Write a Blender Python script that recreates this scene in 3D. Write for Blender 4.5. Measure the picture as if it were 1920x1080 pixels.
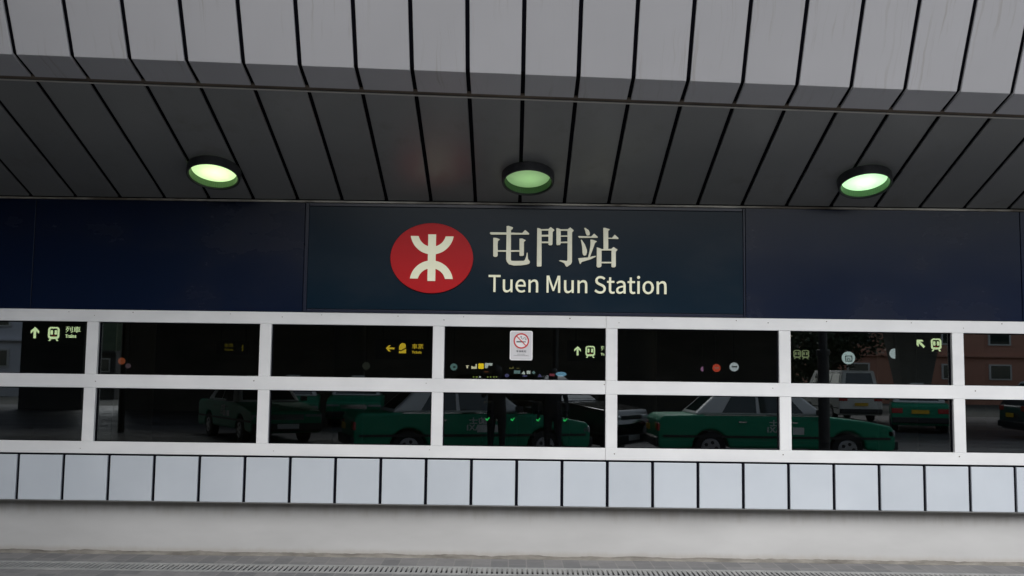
import bpy, bmesh, math, random
from mathutils import Vector, Matrix
random.seed(7)
R = math.radians
for _o in list(bpy.data.objects): bpy.data.objects.remove(_o)
scn = bpy.context.scene
COL = scn.collection

# ------------------------------------------------------------------ camera
cam = bpy.data.cameras.new('camera'); camo = bpy.data.objects.new('camera', cam); COL.objects.link(camo)
cam.sensor_width = 36.0; cam.lens = 36.0*1850/1920; cam.clip_end = 2000; cam.clip_start = 0.05
PITCH = 4.978; ROLL = 0.75
camo.matrix_world = Matrix.Translation((0, -8.75, 1.6)) @ Matrix.Rotation(R(90+PITCH), 4, 'X') @ Matrix.Rotation(R(ROLL), 4, 'Z')
scn.camera = camo

# ------------------------------------------------------------------ world, sun, exposure
SUN_EL, SUN_AZ = 40.0, 184.0      # overcast day, brightest from behind the camera
w = bpy.data.worlds.new('World'); scn.world = w; w.use_nodes = True
nt = w.node_tree; bg = nt.nodes['Background']
sky = nt.nodes.new('ShaderNodeTexSky'); sky.sky_type = 'NISHITA'; sky.sun_disc = False
sky.sun_elevation = R(SUN_EL); sky.sun_rotation = R(SUN_AZ); sky.air_density = 1.2; sky.dust_density = 1.6
hs = nt.nodes.new('ShaderNodeHueSaturation'); hs.inputs['Saturation'].default_value = 0.5
nt.links.new(sky.outputs[0], hs.inputs['Color']); nt.links.new(hs.outputs[0], bg.inputs['Color'])
bg.inputs['Strength'].default_value = 0.12
sun = bpy.data.lights.new('sun', 'SUN'); sun.energy = 1.25; sun.angle = R(45); sun.color = (1.0, 0.985, 0.97)
suno = bpy.data.objects.new('sun', sun); COL.objects.link(suno)
sd = Vector((math.sin(R(SUN_AZ))*math.cos(R(SUN_EL)), math.cos(R(SUN_AZ))*math.cos(R(SUN_EL)), math.sin(R(SUN_EL))))
suno.rotation_euler = sd.to_track_quat('Z', 'Y').to_euler(); suno.location = (10, -20, 20)
scn.view_settings.view_transform = 'Standard'; scn.view_settings.look = 'None'
scn.view_settings.exposure = 0.72; scn.view_settings.gamma = 1.0
scn.cycles.max_bounces = 8; scn.cycles.transparent_max_bounces = 12; scn.cycles.caustics_reflective = False
scn.cycles.sample_clamp_indirect = 3.0

# ------------------------------------------------------------------ helpers
def new_obj(name, data, parent=None, **kw):
    o = bpy.data.objects.new(name, data); COL.objects.link(o)
    if parent is not None: o.parent = parent
    for k, v in kw.items(): o[k] = v
    return o
def thing(name, label, cat, loc=(0, 0, 0), rz=0, group=None, rot=None):
    o = bpy.data.objects.new(name, None); COL.objects.link(o)
    o.location = loc; o.rotation_euler = rot if rot else (0, 0, rz); o['label'] = label; o['category'] = cat
    if group: o['group'] = group
    return o
def tag(o, label, cat, group=None):
    o['label'] = label; o['category'] = cat
    if group: o['group'] = group
    return o
class MB:
    def __init__(s): s.bm = bmesh.new()
    def box(s, x0, x1, y0, y1, z0, z1):
        v = [s.bm.verts.new((x, y, z)) for z in (z0, z1) for y in (y0, y1) for x in (x0, x1)]
        for f in ((0,2,3,1),(4,5,7,6),(0,1,5,4),(2,6,7,3),(0,4,6,2),(1,3,7,5)): s.bm.faces.new([v[i] for i in f])
        return s
    def hexa(s, a, b):      # a, b: two matching rings joined into a closed solid
        va = [s.bm.verts.new(p) for p in a]; vb = [s.bm.verts.new(p) for p in b]; n = len(a)
        s.bm.faces.new(va[::-1]); s.bm.faces.new(vb)
        for i in range(n): s.bm.faces.new((va[i], va[(i+1)%n], vb[(i+1)%n], vb[i]))
        return s
    def cyl(s, c, r, h, axis='Z', n=24, r2=None):
        r2 = r if r2 is None else r2
        A, B = [], []
        for i in range(n):
            t = 2*math.pi*i/n; u, v = math.cos(t), math.sin(t)
            if axis == 'Z': A.append((c[0]+r*u, c[1]+r*v, c[2])); B.append((c[0]+r2*u, c[1]+r2*v, c[2]+h))
            elif axis == 'Y': A.append((c[0]+r*u, c[1], c[2]+r*v)); B.append((c[0]+r2*u, c[1]+h, c[2]+r2*v))
            else: A.append((c[0], c[1]+r*u, c[2]+r*v)); B.append((c[0]+h, c[1]+r2*u, c[2]+r2*v))
        return s.hexa(A, B)
    def poly(s, pts, y0, y1):   # outline in x,z extruded in y
        return s.hexa([(x, y0, z) for x, z in pts], [(x, y1, z) for x, z in pts])
    def build(s, name, m, parent=None, bevel=0, smooth=False, seg=2, **kw):
        bmesh.ops.recalc_face_normals(s.bm, faces=s.bm.faces)
        me = bpy.data.meshes.new(name); s.bm.to_mesh(me); s.bm.free()
        me.materials.append(m)
        if smooth:
            for p in me.polygons: p.use_smooth = True
        o = new_obj(name, me, parent, **kw)
        if bevel:
            b = o.modifiers.new('b', 'BEVEL'); b.width = bevel; b.segments = seg; b.limit_method = 'ANGLE'; b.angle_limit = R(35)
        return o
def outline(name, loops, m, parent, y, th, offset=0.0, sx=1, sz=1, ox=0, oz=0, bevel=0, **kw):
    """flat lettering in the x-z plane from closed loops (even-odd holes), front face at y-th"""
    c = bpy.data.curves.new('t', 'CURVE'); c.dimensions = '2D'; c.fill_mode = 'BOTH'
    c.extrude = th/2; c.offset = offset; c.bevel_depth = bevel
    for L in loops:
        sp = c.splines.new('POLY'); sp.points.add(len(L)-1)
        for p, (a, b) in zip(sp.points, L): p.co = (ox+a*sx, oz+b*sz, 0, 1)
        sp.use_cyclic_u = True
    o = bpy.data.objects.new('t', c); COL.objects.link(o); bpy.context.view_layer.update()
    me = bpy.data.meshes.new_from_object(o.evaluated_get(bpy.context.evaluated_depsgraph_get()))
    bpy.data.objects.remove(o)
    me.transform(Matrix.Translation((0, y-th/2, 0)) @ Matrix.Rotation(R(90), 4, 'X'))
    me.materials.clear(); me.materials.append(m); me.name = name
    return new_obj(name, me, parent, **kw)
def text_loops(txt, track=0.0):
    x = 0; out = []
    for ch in txt:
        a, ls = GL[ch]
        for l in ls: out.append([(x+l[i], l[i+1]) for i in range(0, len(l), 2)])
        x += a+track
    return out
def text(name, txt, m, parent, x0, z0, width, height, y, th=0.004, offset=0.0, **kw):
    """write txt with its left edge at x0, its ink's bottom at z0"""
    L = text_loops(txt); xs = [p[0] for l in L for p in l]; zs = [p[1] for l in L for p in l]
    sx = width/(max(xs)-min(xs)); sz = height/(max(zs)-min(zs))
    return outline(name, L, m, parent, y, th, offset, sx, sz, x0-min(xs)*sx, z0-min(zs)*sz, **kw)

# ------------------------------------------------------------------ materials
def mat(name, col, rough=0.5, metal=0.0, emit=None, es=1.0, spec=None, coat=0):
    m = bpy.data.materials.new(name); m.use_nodes = True
    p = m.node_tree.nodes['Principled BSDF']
    p.inputs['Base Color'].default_value = (*col, 1); p.inputs['Roughness'].default_value = rough
    p.inputs['Metallic'].default_value = metal
    if spec is not None: p.inputs['Specular IOR Level'].default_value = spec
    if coat: p.inputs['Coat Weight'].default_value = coat; p.inputs['Coat Roughness'].default_value = 0.08
    if emit: p.inputs['Emission Color'].default_value = (*emit, 1); p.inputs['Emission Strength'].default_value = es
    return m
def N(m, t, **kw):
    n = m.node_tree.nodes.new(t)
    for k, v in kw.items():
        if k in n.inputs: n.inputs[k].default_value = v
        else: setattr(n, k, v)
    return n
def noise_col(m, c1, c2, scale=(1, 1, 1), detail=6, lo=0.35, hi=0.65, ns=1.0, rough=None, bump=0, rnd=0.0, dist=0.0):
    """base colour blends between c1 and c2 along a noise; rnd varies it per object"""
    t = m.node_tree; L = t.links; p = t.nodes['Principled BSDF']
    geo = N(m, 'ShaderNodeNewGeometry'); mp = N(m, 'ShaderNodeMapping'); mp.inputs['Scale'].default_value = scale
    L.new(geo.outputs['Position'], mp.inputs['Vector'])
    nz = N(m, 'ShaderNodeTexNoise', Scale=ns, Detail=detail, Roughness=0.6, Distortion=dist); L.new(mp.outputs[0], nz.inputs['Vector'])
    mr = N(m, 'ShaderNodeMapRange'); mr.inputs['From Min'].default_value = lo; mr.inputs['From Max'].default_value = hi
    L.new(nz.outputs['Fac'], mr.inputs['Value'])
    mx = N(m, 'ShaderNodeMix', data_type='RGBA'); mx.inputs['A'].default_value = (*c1, 1); mx.inputs['B'].default_value = (*c2, 1)
    L.new(mr.outputs[0], mx.inputs['Factor']); out = mx.outputs['Result']
    if rnd:
        oi = N(m, 'ShaderNodeObjectInfo'); r2 = N(m, 'ShaderNodeMapRange'); r2.inputs['To Min'].default_value = 1-rnd; r2.inputs['To Max'].default_value = 1.0
        L.new(oi.outputs['Random'], r2.inputs['Value'])
        hsv = N(m, 'ShaderNodeHueSaturation'); L.new(out, hsv.inputs['Color']); L.new(r2.outputs[0], hsv.inputs['Value']); out = hsv.outputs[0]
    L.new(out, p.inputs['Base Color'])
    if rough:
        rr = N(m, 'ShaderNodeMapRange'); rr.inputs['To Min'].default_value = rough[0]; rr.inputs['To Max'].default_value = rough[1]
        L.new(nz.outputs['Fac'], rr.inputs['Value']); L.new(rr.outputs[0], p.inputs['Roughness'])
    if bump:
        b = N(m, 'ShaderNodeBump', Strength=bump, Distance=0.01); L.new(nz.outputs['Fac'], b.inputs['Height']); L.new(b.outputs[0], p.inputs['Normal'])
    return m, nz, out

# letter outlines (x, z pairs per closed loop)
GL = {"T":[210,[[89,0,121,0,121,229,199,229,199,257,11,257,11,229,89,229]]],"u":[213,[[88,-5,106,-2,122,5,137,16,151,30,154,0,181,0,181,190,149,190,149,55,136,41,124,31,111,25,97,23,81,26,70,35,64,51,62,74,62,190,29,190,29,70,33,38,44,14,62,0]]],"e":[194,[[109,-5,127,-3,144,1,158,7,172,15,160,36,149,30,138,25,126,22,113,21,88,26,68,39,55,60,50,88,178,88,179,96,179,101,179,106,174,143,160,171,136,189,103,195,72,188,44,168,25,137,18,95,25,53,45,22,74,2],[49,110,56,135,68,154,85,166,104,169,124,166,139,154,148,136,151,110]]],"n":[214,[[32,0,64,0,64,138,78,151,90,160,103,165,116,167,133,164,144,155,150,139,152,116,152,0,184,0,184,120,181,152,170,176,152,190,126,195,108,193,91,186,76,175,62,162,58,190,32,190]]],"M":[284,[[35,0,64,0,64,142,64,160,63,180,62,200,60,218,82,159,131,26,153,26,201,159,222,218,222,200,220,180,219,160,219,142,219,0,249,0,249,257,210,257,161,119,157,106,152,93,148,79,143,66,137,79,133,93,128,106,123,119,74,257,35,257]]],"S":[209,[[106,-5,143,1,170,17,188,40,194,68,190,93,178,112,162,126,141,137,104,153,89,159,75,168,65,180,62,196,65,211,75,223,90,230,110,233,127,231,142,226,156,219,168,209,185,230,170,242,152,252,132,259,110,261,77,256,52,242,35,221,29,193,34,169,46,150,63,137,81,127,118,111,135,103,148,94,157,82,161,65,157,48,146,35,130,27,107,24,87,26,68,33,51,43,36,56,17,33,35,18,56,6,80,-2]]],"t":[132,[[92,-5,101,-4,110,-2,119,0,127,2,121,27,116,25,110,23,105,22,99,21,85,24,76,31,71,42,70,58,70,164,121,164,121,190,70,190,70,244,43,244,40,190,9,188,9,164,38,164,38,59,41,33,50,13,66,0]]],"a":[197,[[76,-5,93,-2,109,3,125,12,139,23,143,0,169,0,169,117,165,149,154,174,133,189,103,195,81,193,61,187,43,179,29,170,41,148,53,156,67,162,82,167,98,168,117,164,129,154,136,138,137,120,85,111,49,97,28,77,21,49,25,26,36,10,54,-1],[85,21,72,23,61,28,54,38,51,51,56,68,70,82,97,92,137,99,137,46,124,35,111,28,98,23]]],"i":[96,[[32,0,64,0,64,190,32,190],[48,229,57,231,64,235,68,242,70,251,68,259,64,266,57,270,48,271,40,270,33,266,29,259,27,251,29,242,33,235,40,231]]],"o":[212,[[106,-5,139,2,167,22,187,53,194,95,187,137,167,169,139,188,106,195,73,188,45,169,25,137,18,95,25,53,45,22,73,2],[106,22,84,27,66,42,55,65,51,95,55,125,66,148,84,163,106,168,129,163,146,148,157,125,161,95,157,65,146,42,129,27]]],"r":[136,[[32,0,64,0,64,122,75,143,87,156,100,164,112,166,117,166,122,166,126,165,131,163,137,191,132,193,127,194,122,195,116,195,101,192,86,184,73,172,62,155,58,190,32,190]]],"s":[164,[[82,-5,112,0,133,12,146,30,151,52,146,75,132,90,114,101,93,110,78,116,65,122,56,131,52,143,54,153,61,162,72,168,88,170,100,169,111,165,121,160,131,153,146,173,134,182,120,189,104,193,87,195,59,191,39,179,26,162,22,141,27,120,39,105,57,94,77,86,93,80,107,72,117,63,120,50,118,38,111,29,99,23,83,20,67,22,53,27,39,34,27,43,11,22,26,11,43,3,62,-3]]],"c":[179,[[107,-5,124,-3,140,2,155,9,169,19,155,41,145,34,134,28,123,24,110,22,86,27,67,42,55,65,51,95,56,125,68,148,87,163,111,168,122,167,131,164,140,158,149,152,165,173,154,181,142,188,127,193,110,195,75,188,46,169,26,137,18,95,25,53,44,22,72,2]]],"k":[193,[[32,0,64,0,64,50,99,92,155,0,190,0,118,113,181,190,146,190,65,90,64,279,32,279]]],"0":[194,[[97,-5,130,4,156,29,172,70,177,129,172,187,156,229,130,253,97,261,64,253,39,229,23,187,18,129,23,70,39,29,64,4],[97,21,77,28,62,47,52,81,48,129,52,177,62,211,77,230,97,236,117,230,133,211,143,177,146,129,143,81,133,47,117,28]]],"X":[201,[[6,0,40,0,77,69,82,79,87,89,92,100,98,111,105,100,111,89,116,79,121,69,159,0,195,0,120,131,190,257,156,257,121,191,117,182,113,173,108,164,103,153,96,164,91,173,86,182,82,191,47,257,11,257,81,133]]],"I":[103,[[35,0,68,0,68,257,35,257]]],"A":[213,[[1,0,34,0,59,78,153,78,177,0,211,0,124,257,88,257],[67,104,79,144,86,165,93,187,99,208,105,230,113,208,119,187,125,165,132,144,145,104]]],"B":[230,[[35,0,117,0,156,5,187,19,207,42,214,75,210,99,200,117,183,129,162,137,178,147,190,159,197,176,200,194,193,223,175,242,147,253,111,257,35,257],[68,148,68,231,107,231,134,229,153,222,164,209,168,190,164,172,153,159,134,151,106,148],[68,26,68,123,112,123,142,120,164,111,178,97,182,76,178,54,164,38,142,29,112,26]]],"L":[190,[[35,0,180,0,180,28,68,28,68,257,35,257]]]," ":[72,[]],"列":[350,[[225,254,225,57,251,57,251,254],[297,292,297,6,289,-1,246,-1,255,-27,309,-22,324,6,324,292],[63,106,117,63,28,-8,43,-30,189,193,173,198,169,197,90,197,105,250,200,250,200,275,21,275,21,250,78,250,19,114,39,97,81,173,161,173,131,86,78,125]]],"車":[350,[[55,212,55,76,161,76,161,47,19,47,19,23,161,23,161,-29,188,-29,188,23,333,23,333,47,188,47,188,76,296,76,296,212,188,212,188,238,321,238,321,262,188,262,188,294,161,294,161,262,29,262,29,238,161,238,161,212],[81,134,161,134,161,98,81,98],[188,134,270,134,270,98,188,98],[81,190,161,190,161,154,81,154],[188,190,270,190,270,154,188,154]]],"票":[350,[[226,37,310,-20,330,-4,245,51],[61,128,61,107,290,107,290,128],[95,52,15,-5,36,-22,119,43],[19,83,19,61,162,61,162,1,156,-5,114,-5,123,-28,175,-24,189,0,189,61,332,61,332,83],[44,231,44,151,308,151,308,231,226,231,226,258,325,258,325,280,23,280,23,258,121,258,121,231],[146,258,201,258,201,231,146,231],[68,211,121,211,121,171,68,171],[146,211,201,211,201,171,146,171],[226,211,283,211,283,171,226,171]]],"不":[350,[[196,167,315,71,336,91,215,184],[24,270,24,243,180,243,15,89,33,66,161,168,161,-27,189,-27,189,204,214,243,326,243,326,270]]],"准":[350,[[17,268,64,188,89,201,40,279],[17,1,43,-12,94,106,71,119],[152,138,226,138,226,92,152,92],[152,161,152,209,226,209,226,161],[213,282,238,231,158,231,180,285,156,291,74,152,93,133,128,177,128,-28,152,-28,152,-3,334,-3,334,21,252,21,252,69,319,69,319,92,252,92,252,138,320,138,320,161,252,161,252,209,327,209,327,231,240,231,263,243,235,292],[152,69,226,69,226,21,152,21]]],"吸":[350,[[128,271,128,247,167,247,90,-13,112,-28,180,124,231,39,163,-8,181,-28,248,21,321,-27,339,-5,265,41,323,170,307,177,303,176,263,176,288,271],[193,247,257,247,230,153,293,153,248,59,187,174],[27,261,27,32,50,32,50,65,115,65,115,261],[50,236,92,236,92,90,50,90]]],"煙":[350,[[30,223,13,138,30,129,47,220],[102,230,83,158,97,152,122,224],[126,220,126,121,325,121,325,220,269,220,269,252,332,252,332,276,118,276,118,252,182,252,182,220],[207,252,244,252,244,220,207,220],[213,116,213,79,130,79,130,56,213,56,213,6,107,6,107,-18,336,-18,336,6,239,6,239,56,321,56,321,79,239,79,239,116],[149,198,184,198,184,143,149,143],[206,198,244,198,244,143,206,143],[266,198,301,198,301,143,266,143],[60,290,60,167,12,-11,29,-28,72,61,102,8,118,25,77,89,81,168,81,290]]],"的":[350,[[193,148,247,66,269,80,214,160],[84,295,70,238,30,238,30,-19,55,-19,55,9,152,9,152,238,94,238,112,290],[55,214,128,214,128,140,55,140],[55,33,55,117,128,117,128,33],[209,296,155,168,177,153,210,215,300,215,279,8,264,2,211,5,220,-21,272,-21,301,-7,325,225,325,239,220,239,235,290]]],"士":[350,[[160,293,160,183,19,183,19,157,160,157,160,18,38,18,38,-8,314,-8,314,18,188,18,188,157,333,157,333,183,188,183,188,293]]]}
CJK = [[[[-0.204,2.848],[-0.2,2.856],[-0.054,2.856],[0.085,2.853],[0.11,2.881],[0.147,2.851],[0.146,2.84],[-0.194,2.836]],[[-0.056,2.912],[-0.039,2.915],[-0.018,2.909],[0.002,2.902],[-0.002,2.889],[-0.016,2.88],[-0.013,2.609],[-0.006,2.602],[0.013,2.601],[0.1,2.603],[0.111,2.612],[0.121,2.639],[0.128,2.677],[0.135,2.677],[0.137,2.639],[0.14,2.619],[0.157,2.596],[0.151,2.58],[0.128,2.571],[0.076,2.563],[0.013,2.561],[-0.03,2.571],[-0.051,2.597],[-0.056,2.617],[-0.055,2.836]],[[-0.173,2.806],[-0.158,2.807],[-0.136,2.803],[-0.113,2.794],[-0.13,2.779],[-0.133,2.755],[-0.131,2.648],[-0.14,2.637],[-0.156,2.635],[-0.171,2.643]],[[0.061,2.802],[0.085,2.804],[0.117,2.788],[0.101,2.774],[0.102,2.655],[0.093,2.649],[0.071,2.647],[0.063,2.652]],[[-0.135,2.695],[0.065,2.698],[0.065,2.685],[-0.135,2.683]]],[[[0.218,2.9],[0.235,2.898],[0.257,2.888],[0.26,2.561],[0.254,2.555],[0.223,2.555],[0.218,2.561]],[[0.255,2.889],[0.318,2.892],[0.338,2.91],[0.372,2.884],[0.356,2.867],[0.355,2.756],[0.347,2.747],[0.327,2.747],[0.319,2.755],[0.319,2.879],[0.255,2.878]],[[0.255,2.838],[0.321,2.841],[0.321,2.825],[0.255,2.823]],[[0.256,2.778],[0.321,2.779],[0.321,2.766],[0.256,2.765]],[[0.389,2.9],[0.401,2.9],[0.428,2.89],[0.429,2.763],[0.424,2.751],[0.397,2.748],[0.391,2.754]],[[0.427,2.89],[0.489,2.892],[0.512,2.909],[0.544,2.882],[0.529,2.864],[0.53,2.597],[0.521,2.579],[0.487,2.556],[0.477,2.56],[0.463,2.586],[0.448,2.594],[0.414,2.609],[0.426,2.613],[0.483,2.607],[0.49,2.616],[0.489,2.879],[0.427,2.879]],[[0.428,2.834],[0.491,2.836],[0.491,2.826],[0.428,2.826]],[[0.428,2.778],[0.491,2.781],[0.492,2.769],[0.428,2.768]]],[[[0.637,2.905],[0.647,2.907],[0.677,2.886],[0.688,2.862],[0.685,2.842],[0.663,2.838],[0.653,2.857],[0.644,2.889]],[[0.584,2.83],[0.588,2.833],[0.699,2.829],[0.725,2.856],[0.758,2.827],[0.757,2.82],[0.594,2.817]],[[0.608,2.799],[0.616,2.798],[0.644,2.757],[0.662,2.71],[0.663,2.686],[0.657,2.664],[0.641,2.657],[0.628,2.666],[0.623,2.685],[0.62,2.741]],[[0.694,2.802],[0.715,2.8],[0.751,2.787],[0.733,2.769],[0.719,2.726],[0.694,2.656],[0.69,2.646],[0.672,2.64],[0.686,2.694],[0.694,2.75]],[[0.585,2.633],[0.672,2.641],[0.708,2.651],[0.74,2.656],[0.746,2.651],[0.7,2.627],[0.617,2.6],[0.606,2.58],[0.598,2.59]],[[0.808,2.909],[0.825,2.908],[0.867,2.896],[0.851,2.882],[0.852,2.712],[0.811,2.712]],[[0.851,2.82],[0.885,2.82],[0.909,2.849],[0.944,2.818],[0.942,2.811],[0.851,2.813]],[[0.751,2.733],[0.783,2.723],[0.793,2.716],[0.792,2.564],[0.78,2.554],[0.758,2.554],[0.75,2.564]],[[0.791,2.717],[0.878,2.72],[0.899,2.738],[0.935,2.713],[0.919,2.695],[0.92,2.564],[0.908,2.556],[0.89,2.556],[0.882,2.563],[0.882,2.707],[0.791,2.706]],[[0.791,2.603],[0.883,2.604],[0.883,2.592],[0.791,2.591]]]]

M = {}
M['tile'], nz, _ = noise_col(mat('pale_enamel', (0,0,0), 0.38), (0.525, 0.57, 0.62), (0.57, 0.615, 0.665), (1.2, 1.2, 1.2), 4, rnd=0.08, rough=(0.32, 0.45))
def streaked(name, base, dirt, sc, lo, hi, rnd, rough=0.42):
    m = mat(name, base, rough); m, nz, out = noise_col(m, tuple(c*0.94 for c in base), base, (0.9, 0.9, 0.9), 3, rnd=rnd)
    t = m.node_tree; L = t.links; p = t.nodes['Principled BSDF']
    geo = N(m, 'ShaderNodeNewGeometry'); mp = N(m, 'ShaderNodeMapping'); mp.inputs['Scale'].default_value = sc
    wob = N(m, 'ShaderNodeTexNoise', Scale=3.0, Detail=2.0); L.new(geo.outputs['Position'], wob.inputs['Vector'])
    mad = N(m, 'ShaderNodeVectorMath', operation='MULTIPLY_ADD'); mad.inputs[1].default_value = (0.09, 0, 0)
    L.new(wob.outputs['Color'], mad.inputs[0]); L.new(geo.outputs['Position'], mad.inputs[2]); L.new(mad.outputs[0], mp.inputs['Vector'])
    n2 = N(m, 'ShaderNodeTexNoise', Scale=1.0, Detail=3.0, Roughness=0.7); L.new(mp.outputs[0], n2.inputs['Vector'])
    mr = N(m, 'ShaderNodeMapRange'); mr.inputs['From Min'].default_value = lo; mr.inputs['From Max'].default_value = hi; L.new(n2.outputs['Fac'], mr.inputs['Value'])
    n3 = N(m, 'ShaderNodeTexNoise', Scale=1.7, Detail=2.0); L.new(geo.outputs['Position'], n3.inputs['Vector'])
    m3 = N(m, 'ShaderNodeMapRange'); m3.inputs['From Min'].default_value = 0.45; m3.inputs['From Max'].default_value = 0.62; m3.inputs['To Max'].default_value = 0.75; L.new(n3.outputs['Fac'], m3.inputs['Value'])
    mu = N(m, 'ShaderNodeMath', operation='MULTIPLY'); L.new(mr.outputs[0], mu.inputs[0]); L.new(m3.outputs[0], mu.inputs[1])
    mx = N(m, 'ShaderNodeMix', data_type='RGBA'); mx.inputs['B'].default_value = (*dirt, 1)
    L.new(mu.outputs[0], mx.inputs['Factor']); L.new(out, mx.inputs['A']); L.new(mx.outputs['Result'], p.inputs['Base Color'])
    return m
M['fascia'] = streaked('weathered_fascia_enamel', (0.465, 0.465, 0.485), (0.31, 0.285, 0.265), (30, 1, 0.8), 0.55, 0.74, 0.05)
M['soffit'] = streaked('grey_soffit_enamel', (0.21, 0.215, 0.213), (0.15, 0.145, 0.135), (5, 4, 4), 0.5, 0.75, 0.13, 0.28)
M['gap'] = mat('black_gasket', (0.004, 0.004, 0.008), 0.9, spec=0.1)
M['brown'] = noise_col(mat('brown_sealant', (0,0,0), 0.8), (0.09, 0.07, 0.055), (0.17, 0.135, 0.10), (3, 3, 3), 5)[0]
M['trim'] = noise_col(mat('cream_trim', (0,0,0), 0.5), (0.12, 0.10, 0.075), (0.60, 0.57, 0.50), (0.7, 1, 1), 5, lo=0.42, hi=0.56)[0]
M['frame'] = noise_col(mat('white_window_frame', (0,0,0), 0.4), (0.68, 0.69, 0.70), (0.77, 0.78, 0.785), (1.5, 1.5, 2.5), 7, rough=(0.32, 0.5))[0]
M['beadm'] = mat('dull_metal_bead', (0.50, 0.48, 0.44), 0.4)
M['spot'] = mat('rust_spot', (0.12, 0.10, 0.08), 0.8)
M['plaster'] = None
def plaster():
    m = mat('painted_plaster', (0.6, 0.6, 0.58), 0.8)
    m, nz, out = noise_col(m, (0.44, 0.44, 0.435), (0.53, 0.53, 0.525), (0.5, 1, 1.6), 8, lo=0.3, hi=0.7, ns=1.6, bump=0.15)
    t = m.node_tree; L = t.links; p = t.nodes['Principled BSDF']
    geo = N(m, 'ShaderNodeNewGeometry'); sp = N(m, 'ShaderNodeSeparateXYZ'); L.new(geo.outputs['Position'], sp.inputs[0])
    mp = N(m, 'ShaderNodeMapping'); mp.inputs['Scale'].default_value = (9, 1, 1.4); L.new(geo.outputs['Position'], mp.inputs['Vector'])
    n2 = N(m, 'ShaderNodeTexNoise', Scale=1.0, Detail=6.0, Roughness=0.7); L.new(mp.outputs[0], n2.inputs['Vector'])
    # brown band under the panels: strongest at the top, ragged lower edge; splash dirt at the foot
    a = N(m, 'ShaderNodeMath', operation='MULTIPLY_ADD'); a.inputs[1].default_value = 0.24; L.new(n2.outputs['Fac'], a.inputs[0]); L.new(sp.outputs['Z'], a.inputs[2])
    g = N(m, 'ShaderNodeMapRange', interpolation_type='SMOOTHSTEP'); g.inputs['From Min'].default_value = 0.42; g.inputs['From Max'].default_value = 0.60; g.inputs['To Max'].default_value = 0.62; L.new(a.outputs[0], g.inputs['Value'])
    b = N(m, 'ShaderNodeMath', operation='MULTIPLY_ADD'); b.inputs[1].default_value = 0.06; L.new(n2.outputs['Fac'], b.inputs[0]); L.new(sp.outputs['Z'], b.inputs[2])
    h = N(m, 'ShaderNodeMapRange', interpolation_type='SMOOTHSTEP'); h.inputs['From Min'].default_value = 0.085; h.inputs['From Max'].default_value = 0.03; h.inputs['To Max'].default_value = 0.55; L.new(b.outputs[0], h.inputs['Value'])
    mx = N(m, 'ShaderNodeMix', data_type='RGBA'); mx.inputs['B'].default_value = (0.30, 0.265, 0.22, 1); L.new(g.outputs[0], mx.inputs['Factor']); L.new(out, mx.inputs['A'])
    m2 = N(m, 'ShaderNodeMix', data_type='RGBA'); m2.inputs['B'].default_value = (0.36, 0.33, 0.29, 1); L.new(h.outputs[0], m2.inputs['Factor']); L.new(mx.outputs['Result'], m2.inputs['A'])
    L.new(m2.outputs['Result'], p.inputs['Base Color'])
    return m
M['plaster'] = plaster()
M['mortar'] = noise_col(mat('crumbling_mortar', (0,0,0), 0.9), (0.13, 0.12, 0.105), (0.27, 0.255, 0.225), (4, 9, 9), 8, bump=0.6)[0]
def navy(name, base, dusty, rough):
    m = mat(name, base, 0.2, spec=0.32)
    m, nz, out = noise_col(m, base, dusty, (0.55, 1, 1.1), 7, lo=0.50, hi=0.78, ns=1.2, rough=rough, rnd=0.0)
    return m
M['navy'] = navy('navy_glossy_panel', (0.002, 0.0075, 0.027), (0.012, 0.014, 0.026), (0.16, 0.36))
M['signnavy'] = navy('dark_teal_navy_panel', (0.003, 0.0145, 0.028), (0.013, 0.022, 0.034), (0.15, 0.33))
M['signnavy'].node_tree.nodes['Principled BSDF'].inputs['Specular IOR Level'].default_value = 0.22
M['red'] = noise_col(mat('sign_red', (0,0,0), 0.35, emit=(0.5, 0.008, 0.012), es=0.07, spec=0.2), (0.42, 0.006, 0.010), (0.46, 0.008, 0.012), (2, 2, 2), 3)[0]
M['cream'] = noise_col(mat('cream_letter', (0,0,0), 0.4, emit=(0.85, 0.85, 0.60), es=0.17), (0.66, 0.66, 0.50), (0.73, 0.73, 0.58), (5, 5, 5), 4)[0]
M['creamdull'] = noise_col(mat('shaded_cream_letter', (0,0,0), 0.45, emit=(0.8, 0.8, 0.62), es=0.14), (0.55, 0.54, 0.43), (0.66, 0.65, 0.53), (5, 5, 5), 5)[0]  # cream for the upper letters, their dimmer light put into the colour
M['black'] = mat('matt_black', (0.012, 0.013, 0.016), 0.55)
M['blackmetal'] = noise_col(mat('black_metal', (0,0,0), 0.45), (0.012, 0.013, 0.017), (0.03, 0.03, 0.033), (12, 12, 12), 5)[0]
M['louvre'] = mat('green_reflector', (0.10, 0.18, 0.09), 0.35, 0.3)
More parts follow.
